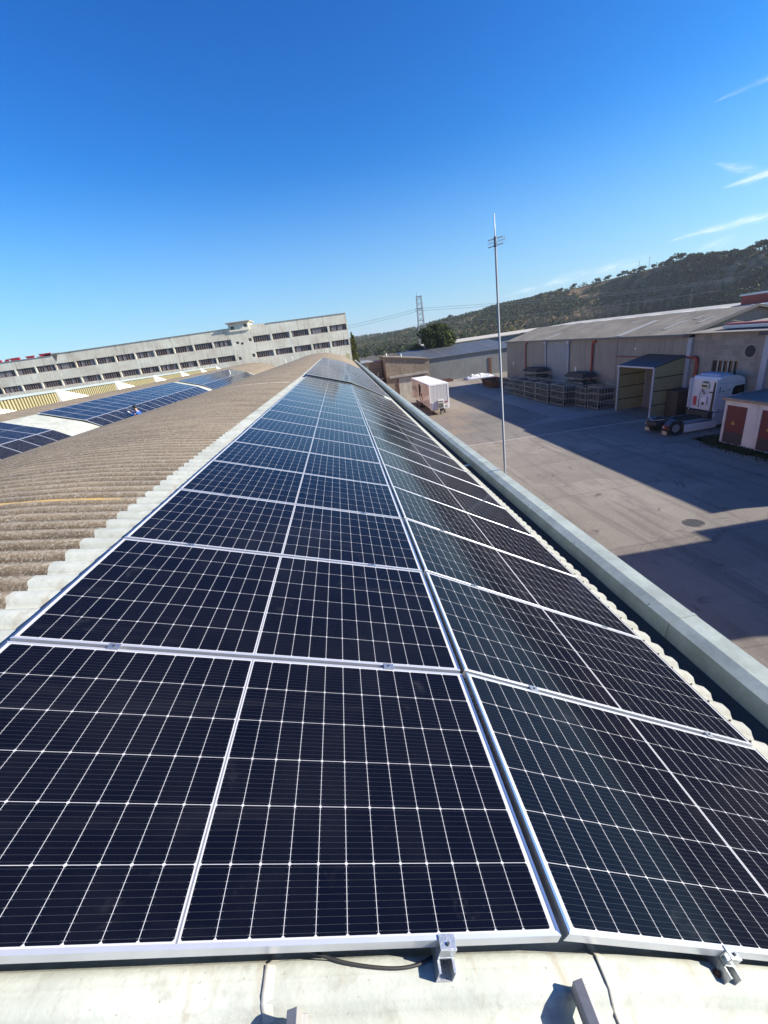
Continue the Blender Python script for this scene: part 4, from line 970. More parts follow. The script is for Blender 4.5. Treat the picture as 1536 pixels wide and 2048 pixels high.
# ------------------------------------------------------------------ lean-to shed against the warehouse
LT = empty('lean_to', (28, 37.2, GZ), 'open lean-to of olive ribbed cladding with a dark roof against the warehouse', 'lean-to')
mb = MB(); mb.add([(26.35,34.72,-3.42),(26.35,39.78,-3.42),(29.24,39.55,-2.74),(29.24,34.72,-2.82)], [(0,1,2,3)]); mb.add([(26.35,34.72,-3.50),(26.35,39.78,-3.50),(29.24,39.55,-2.82),(29.24,34.72,-2.90)], [(0,3,2,1)])
mb.add([(26.35,34.72,-3.42),(26.35,39.78,-3.42),(26.35,39.78,-3.50),(26.35,34.72,-3.50),(29.24,34.72,-2.82),(29.24,34.72,-2.90)], [(0,1,2,3),(0,3,5,4)])
mb.build('roof', M_DKROOF, LT)
mb = MB(); mb.box(26.30,34.70,-3.56,26.348,39.80,-3.42); mb.build('fascia', mat('pale_trim', (.42,.42,.44), .5), LT)
for yy in (34.84, 39.66):
    mb = MB(); mb.box(26.4,yy-.06,GZ,26.52,yy+.06,-3.51); mb.build('post', mat('pale_trim', (.42,.42,.44)), LT)
for yy, xe in ((34.84,29.2),(39.66,29.2)):
    mb = MB(); n = 15; xa = 26.53
    for k in range(n):
        a = xa+(xe-xa)*k/n; s = (xe-xa)/n; zt_ = -3.58+(a-26.4)*.22
        mb.add([(a,yy-.02,GZ+.05),(a+s*.6,yy-.02,GZ+.05),(a+s*.6,yy-.02,zt_+.1),(a,yy-.02,zt_)], [(0,1,2,3)]); mb.add([(a+s*.6,yy-.02,GZ+.05),(a+s*.75,yy+.02,GZ+.05),(a+s*.75,yy+.02,zt_+.12),(a+s*.6,yy-.02,zt_+.1)], [(0,1,2,3)])
        mb.add([(a+s*.75,yy+.02,GZ+.05),(a+s,yy-.02,GZ+.05),(a+s,yy-.02,zt_+.13),(a+s*.75,yy+.02,zt_+.12)], [(0,1,2,3)])
    sw = mb.build('side_cladding', M_GREENY, LT)
    mb = MB()
    for z in (-6.75,-5.55,-4.4): mb.box(xa,yy-.07,z,xe,yy-.025,z+.07)
    mb.build('girt', M_BLACK, sw)
mb = MB(); mb.box(29.22,35.0,GZ,29.26,39.5,-3.2); mb.build('back_door', mat('grey_inner_door', (.18,.185,.19), .7, 0, .1, 1, coord='World'), LT)
DC = empty('dark_cabinet', (28, 34.1, GZ), 'dark brown cabinet standing between the lean-to and the truck cab', 'cabinet')
mb = MB(); mb.box(27.6,33.2,GZ,29.0,34.5,-5.55); mb.build('body', mat('dark_cabinet_paint', (.035,.028,.027), .6), DC, bevel=.03)
mb = MB(); mb.box(27.5,33.1,-5.548,29.05,34.55,-5.47); mb.build('lid', mat('dark_cabinet_lid', (.05,.04,.04), .6), DC)

# ------------------------------------------------------------------ tractor unit
TK = empty('truck_tractor', (26, 29.8, GZ), 'white truck tractor unit parked nose to the block wall, no trailer', 'truck')
cy0, cy1 = 28.6, 31.08
cabp = [(27.0,-6.46),(26.98,-4.15),(27.05,-3.96),(27.6,-3.90),(28.9,-4.08),(29.12,-4.36)]
# the cab: rear wall, raised roof falling to the front, side bulge
mb = MB()
sec = [(27.0,-6.5),(26.98,-4.2),(27.06,-3.97),(27.7,-3.91),(28.55,-4.02),(28.98,-4.22),(29.07,-4.55),(29.2,-5.6),(29.2,-6.9),(28.7,-7.1),(28.1,-6.9),(27.9,-6.5)]
mb.prism(sec, 'Y', cy0, cy1); cab = mb.build('cab', M_TRUCKW, TK, bevel=.07)
mb = MB(); mb.prism([(28.1,-5.36),(28.12,-4.92),(28.28,-4.74),(29.0,-4.70),(29.08,-5.38)], 'Y', cy0-.012, cy0-.002); mb.build('side_window', mat('cab_glass', (.008,.008,.01), .12), cab)
mb = MB(); mb.prism([(28.04,-5.42),(28.06,-4.88),(28.24,-4.67),(29.04,-4.63),(29.13,-5.44)], 'Y', cy0-.001, cy0+.03); mb.build('window_surround', M_TRUCKW, cab)
mb = MB(); mb.prism([(27.05,-4.42),(28.95,-4.52),(28.95,-4.545),(27.05,-4.445)], 'Y', cy0-.006, cy0+.02); mb.box(27.55,cy0-.006,-6.4,27.57,cy0+.02,-4.5); mb.build('panel_seam', mat('seam_grey', (.22,.25,.3), .6), cab)
for k in range(3):
    mb = MB(); mb.box(27.06,cy0-.012,-4.78-.14*k,27.17,cy0-.002,-4.70-.14*k); mb.build('side_vent', M_BLACK, cab)
for px_, pz_ in ((27.38,-5.02),(27.86,-4.98),(27.25,-6.35)):
    mb = MB(); mb.cyl((px_,cy0-.014,pz_),(px_,cy0+.01,pz_),.055,.055,10); mb.build('catch', M_BLACK, cab)
mb = MB(); mb.prism([(27.2,-3.955),(27.3,-3.80),(28.0,-3.78),(28.5,-3.99)], 'Y', cy0+.35, cy1-.35); mb.build('roof_spoiler', mat('blue_grey_spoiler', (.30,.38,.50), .4), cab, bevel=.04)
for yv in (cy0, cy1):
    mb = MB(); mb.box(26.75,yv-.03,-6.4,27.04,yv+.03,-4.12); mb.build('side_fairing', M_TRUCKW, cab, bevel=.02)
mb = MB(); mb.box(26.93,30.48,-6.2,26.985,30.78,-5.5); mb.build('fire_box', mat('bright_red_box', (.42,.03,.05), .4), cab, bevel=.03)
mb = MB(); mb.cyl((26.92,30.7,-6.1),(26.92,30.7,-6.02),.05,.05,8); mb.build('box_label', M_WHITE, cab)
mb = MB(); mb.box(26.84,29.42,-6.05,26.985,29.95,-5.45); mb.build('air_unit', mat('pale_air_unit', (.62,.60,.62), .5), cab, bevel=.05)
mb = MB(); mb.cyl((26.82,29.68,-5.95),(26.838,29.68,-5.95),.12,.12,14); mb.build('air_unit_knob', M_CHASSIS, cab)
mb = MB(); mb.box(26.86,29.42,-4.85,26.985,30.15,-4.45); rn = mb.build('rear_intake', mat('cream_intake', (.58,.56,.42), .5), cab, bevel=.05)
mb = MB(); mb.box(26.84,29.5,-4.72,26.858,30.0,-4.58); mb.box(26.84,29.55,-4.40,26.99,29.95,-4.34); mb.build('intake_slot', M_BLACK, rn)
mb = MB(); mb.tube(cr([(26.9,29.95,-4.85),(26.85,29.8,-5.15),(26.83,29.6,-5.25),(26.84,29.8,-4.98),(26.88,30.05,-5.05),(26.86,30.1,-5.5),(26.88,30.1,-6.3)]), .022, 6); mb.build('coiled_hose', M_RUBBER, cab)
mb = MB(); mb.add([(26.93,28.95,-4.35),(26.93,28.80,-4.35),(26.93,28.82,-6.48),(26.93,29.05,-6.48),(26.90,28.95,-4.35),(26.90,28.80,-4.35),(26.90,28.82,-6.48),(26.90,29.05,-6.48)], [(0,1,5,4),(1,2,6,5),(2,3,7,6),(3,0,4,7),(4,5,6,7)]); mb.box(26.89,28.95,-5.12,26.95,29.3,-5.04); mb.build('exhaust_stack', M_BLACK, cab)
mb = MB(); mb.box(22.95,29.35,-7.1,28.9,29.55,-6.82); mb.box(22.95,30.15,-7.1,28.9,30.35,-6.82); mb.box(26.6,28.8,-7.3,29.0,30.9,-6.55); mb.box(22.9,29.3,-7.05,23.1,30.4,-6.85); mb.build('chassis', M_CHASSIS, TK)
mb = MB(); mb.box(24.75,cy0+.02,-7.02,27.05,cy1-.02,-6.98); mb.build('deck_plate', mat('worn_deck_plate', (.30,.33,.36), .45, .5, .3, 3), TK)
mb = MB(); mb.cyl((24.1,29.85,-6.82),(24.1,29.85,-6.72),.5,.5,20); mb.box(23.4,29.55,-6.80,24.0,30.15,-6.74); mb.build('fifth_wheel', M_CHASSIS, TK)
mb = MB(); mb.tube(cr([(23.3,29.0,-6.55),(23.1,29.5,-6.68),(23.0,29.85,-6.72),(23.1,30.2,-6.68),(23.3,30.7,-6.55)]), .025, 6); mb.build('rear_cable', mat('grey_hose', (.35,.35,.36), .5), TK)
for side, yy in (('near', cy0), ('far', cy1-.58)):
    mb = MB(); mb.cyl((24.0,yy,GZ+.52),(24.0,yy+.58,GZ+.52),.52,.52,24); wv_ = mb.build('wheel', M_RUBBER, TK, bevel=.04)
    mb = MB(); e = yy-.01 if side == 'near' else yy+.59; mb.cyl((24.0,yy+.29,GZ+.52),(24.0,e,GZ+.52),.3,.3,18); mb.build('rim', mat('alloy_rim', (.5,.5,.5), .35, .7), wv_)
    mb = MB(); mb.cyl((28.35,yy,GZ+.52),(28.35,yy+.36,GZ+.52),.52,.52,24); mb.build('wheel', M_RUBBER, TK)
    arc = [(24.0+.62*math.cos(R(t)), GZ+.54+.60*math.sin(R(t))) for t in range(15, 171, 15)]; arc2 = [(24.0+.58*math.cos(R(t)), GZ+.54+.56*math.sin(R(t))) for t in range(170, 14, -15)]
    mb = MB(); mb.prism(arc+arc2, 'Y', yy-.02, yy+.60); mb.build('mudguard', mat('dark_mudguard', (.05,.055,.07), .45), TK)
    mb = MB(); mb.box(23.28,yy+.05,GZ+.55,23.36,yy+.5,GZ+.78); tl_ = mb.build('tail_light', M_LAMP, TK, bevel=.01)
    mb = MB(); mb.box(23.26,yy+.30,GZ+.60,23.279,yy+.45,GZ+.72); mb.build('clear_lens', mat('clear_lens', (.6,.6,.6), .2), tl_)
    mb = MB(); mb.box(23.30,yy+.05,GZ+.10,23.335,yy+.52,GZ+.36); mb.build('mud_flap', M_ORANGEW, TK)
    mb = MB(); mb.prism([(24.72,-7.72),(24.66,-7.1),(27.22,-7.1),(27.3,-7.68)], 'Y', yy if side == 'near' else yy+.50, (yy+.08) if side == 'near' else yy+.58); mb.build('side_skirt', M_TRUCKW, TK, bevel=.03)
mb = MB(); mb.box(27.0,cy0+.02,-7.5,27.9,cy0+.25,-6.55); mb.build('cab_step', mat('blue_grey_step', (.34,.40,.47), .5), TK, bevel=.03)
mb = MB(); mb.tube([(26.95,31.0,-6.4),(26.85,31.0,-6.6),(26.85,31.0,-7.0)], .04, 6); mb.build('grab_post', M_TRUCKW, TK)

# ------------------------------------------------------------------ substation hut with maroon doors
PH = empty('substation_hut', (26, 22.5, GZ), 'small cream hut with maroon metal doors at the right edge of the yard', 'hut')
XP = 24.75
mb = MB(); holes_p = [(23.83,25.33,GZ+.1,-5.22),(21.35,22.86,GZ+.1,-5.22)]
wall_grid(mb, 'X', XP, 19.0, 25.5, GZ, -4.9, holes_p, .12)
mb.box(XP+.001,25.38,GZ,28.0,25.499,-4.9); mb.box(XP+.001,19.0,GZ,28.0,19.12,-4.9); mb.box(27.9,19.12,GZ,28.0,25.38,-4.9); mb.box(XP-.012,23.05,GZ,XP-.001,23.12,-4.95)
mb.build('wall', M_CREAM, PH)
mb = MB(); mb.prism([(18.8,-4.90),(25.62,-4.90),(25.62,-4.74),(18.8,-4.74)], 'X', XP-.17, 28.1); rf = mb.build('roof_slab', mat('ochre_slab_edge', (.33,.24,.165), .9, 0, .25, 3, coord='World'), PH, bevel=.02)
mb = MB(); mb.box(XP+.05,18.95,-4.738,27.95,25.45,-4.70); mb.build('roof_felt', mat('grey_roof_felt', (.13,.145,.155), .85, 0, .25, 1.2, coord='World'), rf)
mb = MB(); mb.box(XP+.9,25.40,-4.738,28.08,25.6,-4.60); mb.build('roof_upstand', mat('grey_upstand', (.13,.145,.155)), rf)
for (a, b) in ((23.83,25.33),(21.35,22.86)):
    mb = MB(); mb.box(XP+.06,a,GZ+.1,XP+.10,b,-5.22); d_ = mb.build('door', M_MAROON, PH)
    mb = MB(); mb.box(XP+.045,a+.08,GZ+.16,XP+.059,b-.08,GZ+.85); mb.build('vent_panel', mat('dark_vent_panel', (.028,.026,.034), .6), d_)
    mb = MB(); yc = a+.92; mb.prism([(yc-.15,-6.46),(yc+.15,-6.46),(yc,-6.18)], 'X', XP+.05, XP+.059); s_ = mb.build('warning_sign', M_SIGNY, d_)
    mb = MB(); mb.prism([(yc+.02,-6.24),(yc-.035,-6.35),(yc+.005,-6.345),(yc-.02,-6.43),(yc+.04,-6.32),(yc,-6.325)], 'X', XP+.046, XP+.0495); mb.build('bolt_symbol', M_BLACK, s_)
    mb = MB(); mb.box(XP+.03,a+.10,-6.75,XP+.059,a+.16,-6.55); mb.build('handle', M_DARKSTEEL, d_)
# weeds along the hut
rg = random.Random(11); mb = MB()
for _ in range(2600):
    yv = rg.uniform(19.5,27.2); x = XP-.05-abs(rg.gauss(0,.55)); x = max(x, 23.2) if yv < 25.5 else rg.uniform(24.0,26.4)
    hgt = rg.uniform(.05,.22); a = rg.uniform(0,6.28); dx, dy = .03*math.cos(a), .03*math.sin(a); lx, ly = rg.gauss(0,.05), rg.gauss(0,.05)
    mb.add([(x-dx,yv-dy,GZ),(x+dx,yv+dy,GZ),(x+lx,yv+ly,GZ+hgt)], [(0,1,2)])
gr = mb.build('grass', M_GRASS); tag(gr, 'dark green weeds growing along the foot of the cream hut', 'grass', kind='stuff')
mb = MB(); mb.prism([(24.2,19.2),(24.7,19.2),(24.72,25.6),(26.2,25.6),(26.3,27.0),(24.6,27.2),(23.8,26.0),(23.7,23)], 'Z', GZ+.003, GZ+.012); vg = mb.build('verge_soil', mat('dark_soil', (.035,.036,.02), 1, 0, .4, 3, coord='World')); tag(vg, kind='structure')

# ------------------------------------------------------------------ wire mesh racks, skip, tarp pile, manhole
def rack(x0, y0, dx, dy, h, label, shelves=3, solid=False):
    e_ = empty('mesh_rack', (x0+dx/2, y0+dy/2, GZ), label, 'steel rack', 'steel mesh racks beside the warehouse')
    f = MB(); t = .05
    for xx in (x0, x0+dx-t):
        for yy in (y0, y0+dy-t): f.box(xx,yy,GZ,xx+t,yy+t,GZ+h)
    for z in [GZ+.12+(h-.17)*k/shelves for k in range(shelves+1)]:
        f.box(x0+t,y0,z,x0+dx-t,y0+t,z+t); f.box(x0+t,y0+dy-t,z,x0+dx-t,y0+dy,z+t); f.box(x0,y0+t,z,x0+t,y0+dy-t,z+t); f.box(x0+dx-t,y0+t,z,x0+dx,y0+dy-t,z+t)
    f.build('frame', M_CAGE, e_)
    f = MB(); n = max(2, int(dy/.26))
    for k in range(1, n): f.box(x0+.012,y0+dy*k/n,GZ+.12,x0+.03,y0+dy*k/n+.018,GZ+h-.05)
    n = max(2, int(dx/.30))
    for k in range(1, n): f.box(x0+dx*k/n,y0+.012,GZ+.12,x0+dx*k/n+.018,y0+.03,GZ+h-.05)
    f.build('mesh_bars', M_CAGE, e_)
    f = MB(); f.box(x0+t,y0+t,GZ+.17,x0+dx-t,y0+dy-t,GZ+.20)
    for z in [GZ+.12+(h-.17)*k/shelves for k in range(1, shelves)]:
        f.box(x0+.35,y0+.2,z+.06,x0+dx-.2,y0+dy*.46,z+.42); f.box(x0+.5,y0+dy*.55,z+.06,x0+dx-.3,y0+dy-.2,z+.3)
    f.build('contents', mat('dark_stored_parts', (.045,.05,.05), .8, .2, .4, 4, coord='World'), e_)
    if solid:
        f = MB(); f.box(x0+.3,y0+.3,GZ+h,x0+dx-.1,y0+dy-.2,GZ+h+.25); f.box(x0+.5,y0+.5,GZ+h+.25,x0+dx-.2,y0+dy-.5,GZ+h+.48); f.build('stacked_sheets', mat('dark_sheets', (.04,.042,.045), .8), e_)
    return e_
racks = [(23.75,59.4,2.5,3.8,2.15,'dull steel mesh rack at the far end of the rack row'),
         (23.85,55.8,2.6,3.4,2.15,'dull steel mesh rack second from the far end, under a red pipe'),
         (23.7,52.3,2.4,3.3,2.2,'dull steel mesh rack before the first pale downpipe'),
         (23.6,48.6,2.3,3.4,2.3,'tall front steel mesh rack in the middle of the row'),
         (23.9,45.4,2.2,3.0,2.3,'tall front steel mesh rack right of the middle'),
         (25.2,43.2,1.8,2.0,2.1,'narrow steel mesh rack set back near the lean-to'),
         (25.35,41.1,2.0,1.9,2.3,'steel mesh rack nearest the lean-to wall')]
for i, q in enumerate(racks): rack(*q[:5], q[5], 3, False)
rack(26.7,58.8,2.2,5.2,2.6,'rear steel rack piled with dark sheets under the far red pipe', 3, True)
rack(26.9,47.2,2.1,4.6,2.5,'rear steel rack piled with dark sheets below the near red pipe', 3, True)
SK = empty('waste_skip', (25.2, 71.5, GZ), 'rusty brown open skip beyond the last mesh rack', 'skip')
mb = MB(); a0 = [(24.2,69.2),(26.2,69.2),(26.2,73.8),(24.2,73.8)]; a1 = [(23.8,68.7),(26.6,68.7),(26.6,74.3),(23.8,74.3)]
vs = [(x,yv,GZ+.05) for x, yv in a0]+[(x,yv,GZ+1.25) for x, yv in a1]+[(x*.97+25.2*.03,yv*.97+71.5*.03,GZ+1.25) for x, yv in a1]+[(x*.97+25.2*.03,yv*.97+71.5*.03,GZ+.15) for x, yv in a0]
mb.add(vs, [(3,2,1,0)]+[(i,(i+1)%4,4+(i+1)%4,4+i) for i in range(4)]+[(4+i,4+(i+1)%4,8+(i+1)%4,8+i) for i in range(4)]+[(8+i,8+(i+1)%4,12+(i+1)%4,12+i) for i in range(4)]+[(12,13,14,15)])
mb.build('bin', M_RUST, SK)
mb = MB()
for yv in (70.2,71.5,72.8): mb.box(23.7,yv,GZ+.3,23.98,yv+.12,GZ+1.2)
mb.build('rib', M_RUST, SK)
TP = empty('film_pile', (28, 88.5, GZ), 'heap of white plastic film on blue tarpaulin by the grey hall', 'pile')
rg = random.Random(21); bm_ = MB(); N1, N2 = 26, 14
for i in range(N1+1):
    for j in range(N2+1):
        u, v = i/N1*2-1, j/N2*2-1; h = max(0, 1-u*u)*max(0, 1-v*v)
        bm_.v.append((28+u*2.9, 88.5+v*1.7, GZ+.03+1.0*h**.5*(.45+.8*abs(mnoise.fractal(Vector((u*2.2, v*1.8, 1)), 1, 2, 3)))))
for i in range(N1):
    for j in range(N2): bm_.f.append((i*(N2+1)+j,(i+1)*(N2+1)+j,(i+1)*(N2+1)+j+1,i*(N2+1)+j+1)); bm_.m.append(0)
bm_.build('film', M_TARPW, TP)
mb = MB(); mb.prism([(24.8,86.5),(29,86.2),(31.3,87),(31,90.2),(27,90.6),(24.9,89.6)], 'Z', GZ+.008, GZ+.05); mb.build('tarpaulin', M_TARPB, TP)
PT = empty('rusty_tray', (20.7, 90, GZ), 'low rusty tray on the ground left of the white film heap', 'tray')
mb = MB(); mb.box(18.6,88.6,GZ+.01,22.6,88.8,GZ+.45); mb.box(18.6,91.0,GZ+.01,22.6,91.2,GZ+.45); mb.box(18.6,88.8,GZ+.01,18.8,91.0,GZ+.45); mb.box(22.4,88.8,GZ+.01,22.6,91.0,GZ+.45); mb.build('rim', M_RUST, PT)
mb = MB(); mb.box(18.8,88.8,GZ+.01,22.4,91,GZ+.08); mb.build('floor', M_BLACK, PT)
BT = empty('blue_sheet', (16.3, 86.5, GZ), 'pale blue crumpled sheet behind the white trailer', 'sheet')
mb = MB(); mb.add([(15.2,85.5,GZ+.1),(17.0,85.2,GZ+.15),(17.6,87.0,GZ+.12),(15.4,87.4,GZ+.1),(16.3,86.3,GZ+.6)], [(0,1,4),(1,2,4),(2,3,4),(3,0,4),(0,3,2,1)]); mb.build('cover', mat('pale_blue_sheet', (.36,.43,.60), .6), BT)
MH = empty('manhole', (14.41, 15.3, GZ), 'round dark manhole cover set in the sunlit paving', 'manhole cover')
mb = MB(); mb.cyl((14.41,15.3,GZ+.001),(14.41,15.3,GZ+.014),.36,.35,28); mb.build('cover', mat('cast_iron', (.085,.08,.072), .6, .4, .3, 6), MH)
mb = MB()
for i in range(28):
    a, b = 2*math.pi*i/28, 2*math.pi*(i+1)/28
    mb.add([(14.41+r_*math.cos(t), 15.3+r_*math.sin(t), GZ+z_) for r_, z_ in ((.37,.016),(.43,.016),(.45,.002)) for t in (a, b)], [(0,1,3,2),(2,3,5,4)])
mb.build('rim', mat('iron_rim', (.10,.095,.09), .7, .2), MH)
# taller building out of frame that throws the near shadow on the yard
SB = empty('side_building', (32, 8, GZ), 'tall concrete building beside the yard, outside the picture on the right', 'building')
mb = MB(); mb.box(27.5,4.9,GZ,44,10.2,1.35); mb.box(31,10.2,GZ,44,11.2,1.15); mb.build('wall', M_CONC, SB)
mb = MB(); mb.box(27.4,4.8,1.351,44.1,10.19,1.5); mb.build('roof', M_CONC, SB)

# ------------------------------------------------------------------ person on the next vault
rgp = empty('person', (-12.05, 25.0, -.55), 'person in a blue jacket with light gloves crouching among the panels on the next roof', 'person')
def skin_body(name, joints, edges, m, par, sub=2, root=0):
    me = bpy.data.meshes.new(name); o0 = ORG[par.name]
    me.from_pydata([tuple(Vector(j[0])-o0) for j in joints], edges, []); me.materials.append(m)
    o = bpy.data.objects.new(name, me); COL.objects.link(o); o.parent = par; ORG[o.name] = o0.copy()
    md = o.modifiers.new('skin', 'SKIN'); md.use_smooth_shade = True
    for i, j in enumerate(joints):
        sv = me.skin_vertices[0].data[i]; sv.radius = (j[1], j[2] if len(j) > 2 else j[1]); sv.use_root = (i == root)
    s_ = o.modifiers.new('sub', 'SUBSURF'); s_.levels = sub; s_.render_levels = sub
    return o
px, py, pz = -11.95, 24.75, -1.02
def pj(dx, dy, dz): return (px+dx, py+dy, pz+dz)
J = [(pj(0,0,.38),.12,.10),(pj(-.06,.02,.58),.12,.09),(pj(-.16,.04,.78),.11,.08),(pj(-.22,.05,.93),.07,.06),(pj(-.27,.05,1.02),.08,.085),(pj(-.29,.05,1.12),.085,.10),(pj(-.29,.05,1.19),.06,.07),
     (pj(-.20,-.15,.80),.05),(pj(-.36,-.24,.70),.042),(pj(-.50,-.16,.86),.036),(pj(-.20,.24,.80),.05),(pj(-.36,.33,.66),.042),(pj(-.52,.26,.58),.036),
     (pj(-.02,-.12,.34),.095),(pj(-.30,-.20,.42),.075),(pj(-.18,-.20,.06),.05),(pj(-.30,-.21,.04),.04),(pj(-.02,.14,.34),.095),(pj(-.30,.22,.40),.075),(pj(-.18,.22,.06),.05),(pj(-.30,.23,.04),.04)]
E_ = [(0,1),(1,2),(2,3),(3,4),(4,5),(5,6),(2,7),(7,8),(8,9),(2,10),(10,11),(11,12),(0,13),(13,14),(14,15),(15,16),(0,17),(17,18),(18,19),(19,20)]
skin_body('body', J, E_, M_SKIN, rgp)
Jk = [(pj(0,0,.40),.175,.155),(pj(-.06,.02,.58),.175,.145),(pj(-.165,.04,.83),.20,.15),(pj(-.20,-.17,.84),.08),(pj(-.36,-.24,.70),.066),(pj(-.47,-.18,.82),.055),(pj(-.20,.26,.84),.08),(pj(-.36,.33,.66),.064),(pj(-.48,.28,.60),.05)]
skin_body('jacket', Jk, [(0,1),(1,2),(2,3),(3,4),(4,5),(2,6),(6,7),(7,8)], M_TREEGR, rgp)
Jt = [(pj(0,0,.36),.165,.15),(pj(-.02,-.12,.33),.11),(pj(-.30,-.20,.42),.09),(pj(-.19,-.20,.10),.065),(pj(-.02,.14,.33),.11),(pj(-.30,.22,.40),.09),(pj(-.19,.22,.10),.065)]
skin_body('trousers', Jt, [(0,1),(1,2),(2,3),(0,4),(4,5),(5,6)], M_TROUSER, rgp)
skin_body('hair', [(pj(-.255,.05,1.14),.08,.09),(pj(-.275,.05,1.20),.08,.09),(pj(-.24,.05,1.09),.06,.07)], [(0,1),(0,2)], M_HAIR, rgp)
for (wx, wy, wz, ang) in ((-.50,-.16,.86,1.2),(-.52,.26,.58,.2)):
    Jh = [(pj(wx,wy,wz),.034,.022),(pj(wx-.06,wy,wz+.05*ang),.036,.020)]; Eh = [(0,1)]
    for k in range(4):
        b = len(Jh); off = (k-1.5)*.021; ln = (.036,.042,.040,.030)[k]
        Jh += [(pj(wx-.085,wy+off,wz+.07*ang),.0105),(pj(wx-.085-ln*.7,wy+off*1.1,wz+.07*ang+ln*.5),.0095),(pj(wx-.085-ln*.9,wy+off*1.15,wz+.07*ang+ln*1.2-.02),.0085)]; Eh += [(1,b),(b,b+1),(b+1,b+2)]
    b = len(Jh); Jh += [(pj(wx-.03,wy-.04,wz+.03*ang),.012),(pj(wx-.055,wy-.058,wz+.05*ang),.010)]; Eh += [(0,b),(b,b+1)]
    skin_body('glove', Jh, Eh, M_GLOVE, rgp, 1)
for dy in (-.21, .225):
    mb = MB(); x_, y_, z_ = pj(-.24,dy,.0); mb.prism([(x_+.1,z_),(x_-.17,z_),(x_-.17,z_+.06),(x_-.05,z_+.11),(x_+.1,z_+.13)], 'Y', y_-.05, y_+.05); mb.build('boot', M_BLACK, rgp, bevel=.02)

# ------------------------------------------------------------------ trees near the yard
rgt = random.Random(4)
def pine(x, yv, z0, h, rx_, label, m, seed, n=5200, name='pine_tree', group=None):
    rg = random.Random(seed); e_ = empty(name, (x, yv, z0), label, 'tree', group)
    t = MB(); t.tube([(x,yv,z0),(x+.1,yv,z0+h*.3),(x-.15,yv+.1,z0+h*.6),(x,yv,z0+h*.93)], [.32,.26,.18,.05], 9)
    lobes = []
    for k in range(46):
        d = Vector((rg.gauss(0,1), rg.gauss(0,1), rg.gauss(0,1))).normalized(); q = rg.random()**.4*.80
        c = Vector((x+d.x*rx_*q, yv+d.y*rx_*q, z0+h*(.60+.36*d.z*q))); s_ = rx_*rg.uniform(.24,.38)
        lobes.append((c, s_)); zb_ = max(z0+h*.15, c.z-h*.18); t.tube([(x,yv,min(zb_, z0+h*.85)), ((x+c.x)/2, (yv+c.y)/2, zb_+h*.06), c], [.11,.07,.03], 6)
    t.build('trunk', M_BARK, e_, smooth=True)
    cmb = MB()
    for c, s_ in lobes: leaf_cloud(cmb, c, (s_,s_,s_*.82), int(n/len(lobes)), .30, rg, 0, .45)
    cmb.build('crown', m, e_)
pine(24.9, 112, GZ, 13.6, 5.0, 'large dark green pine standing behind the grey hall', M_PINE, 7, 15000)
pine(20.3, 114, GZ, 8.6, 3.2, 'lower dark pine on the left of the large pine', M_PINE, 9, 6000)
def cypress(x, yv, z0, h, r, label, seed):
    rg = random.Random(seed); e_ = empty('cypress_tree', (x, yv, z0), label, 'tree'); t = MB(); t.tube([(x,yv,z0),(x,yv,z0+h*.5),(x,yv,z0+h*.92)], [.2,.12,.03], 8); t.build('trunk', M_BARK, e_)
    c = MB()
    for k in range(46):
        f_ = k/45; rr = r*(math.sin(math.pi*min(1,.12+f_*.88))**.6)*(1-.25*f_)
        leaf_cloud(c, (x+rg.uniform(-.2,.2)*r,yv+rg.uniform(-.2,.2)*r,z0+h*(.06+.92*f_)), (rr,rr,h*.03), 90, .17, rg, 0, .5)
    c.build('crown', M_CYP, e_)
cypress(2.95, 90.5, GZ, 12.0, .95, 'slim yellow-green cypress at the end of the pale block', 13)

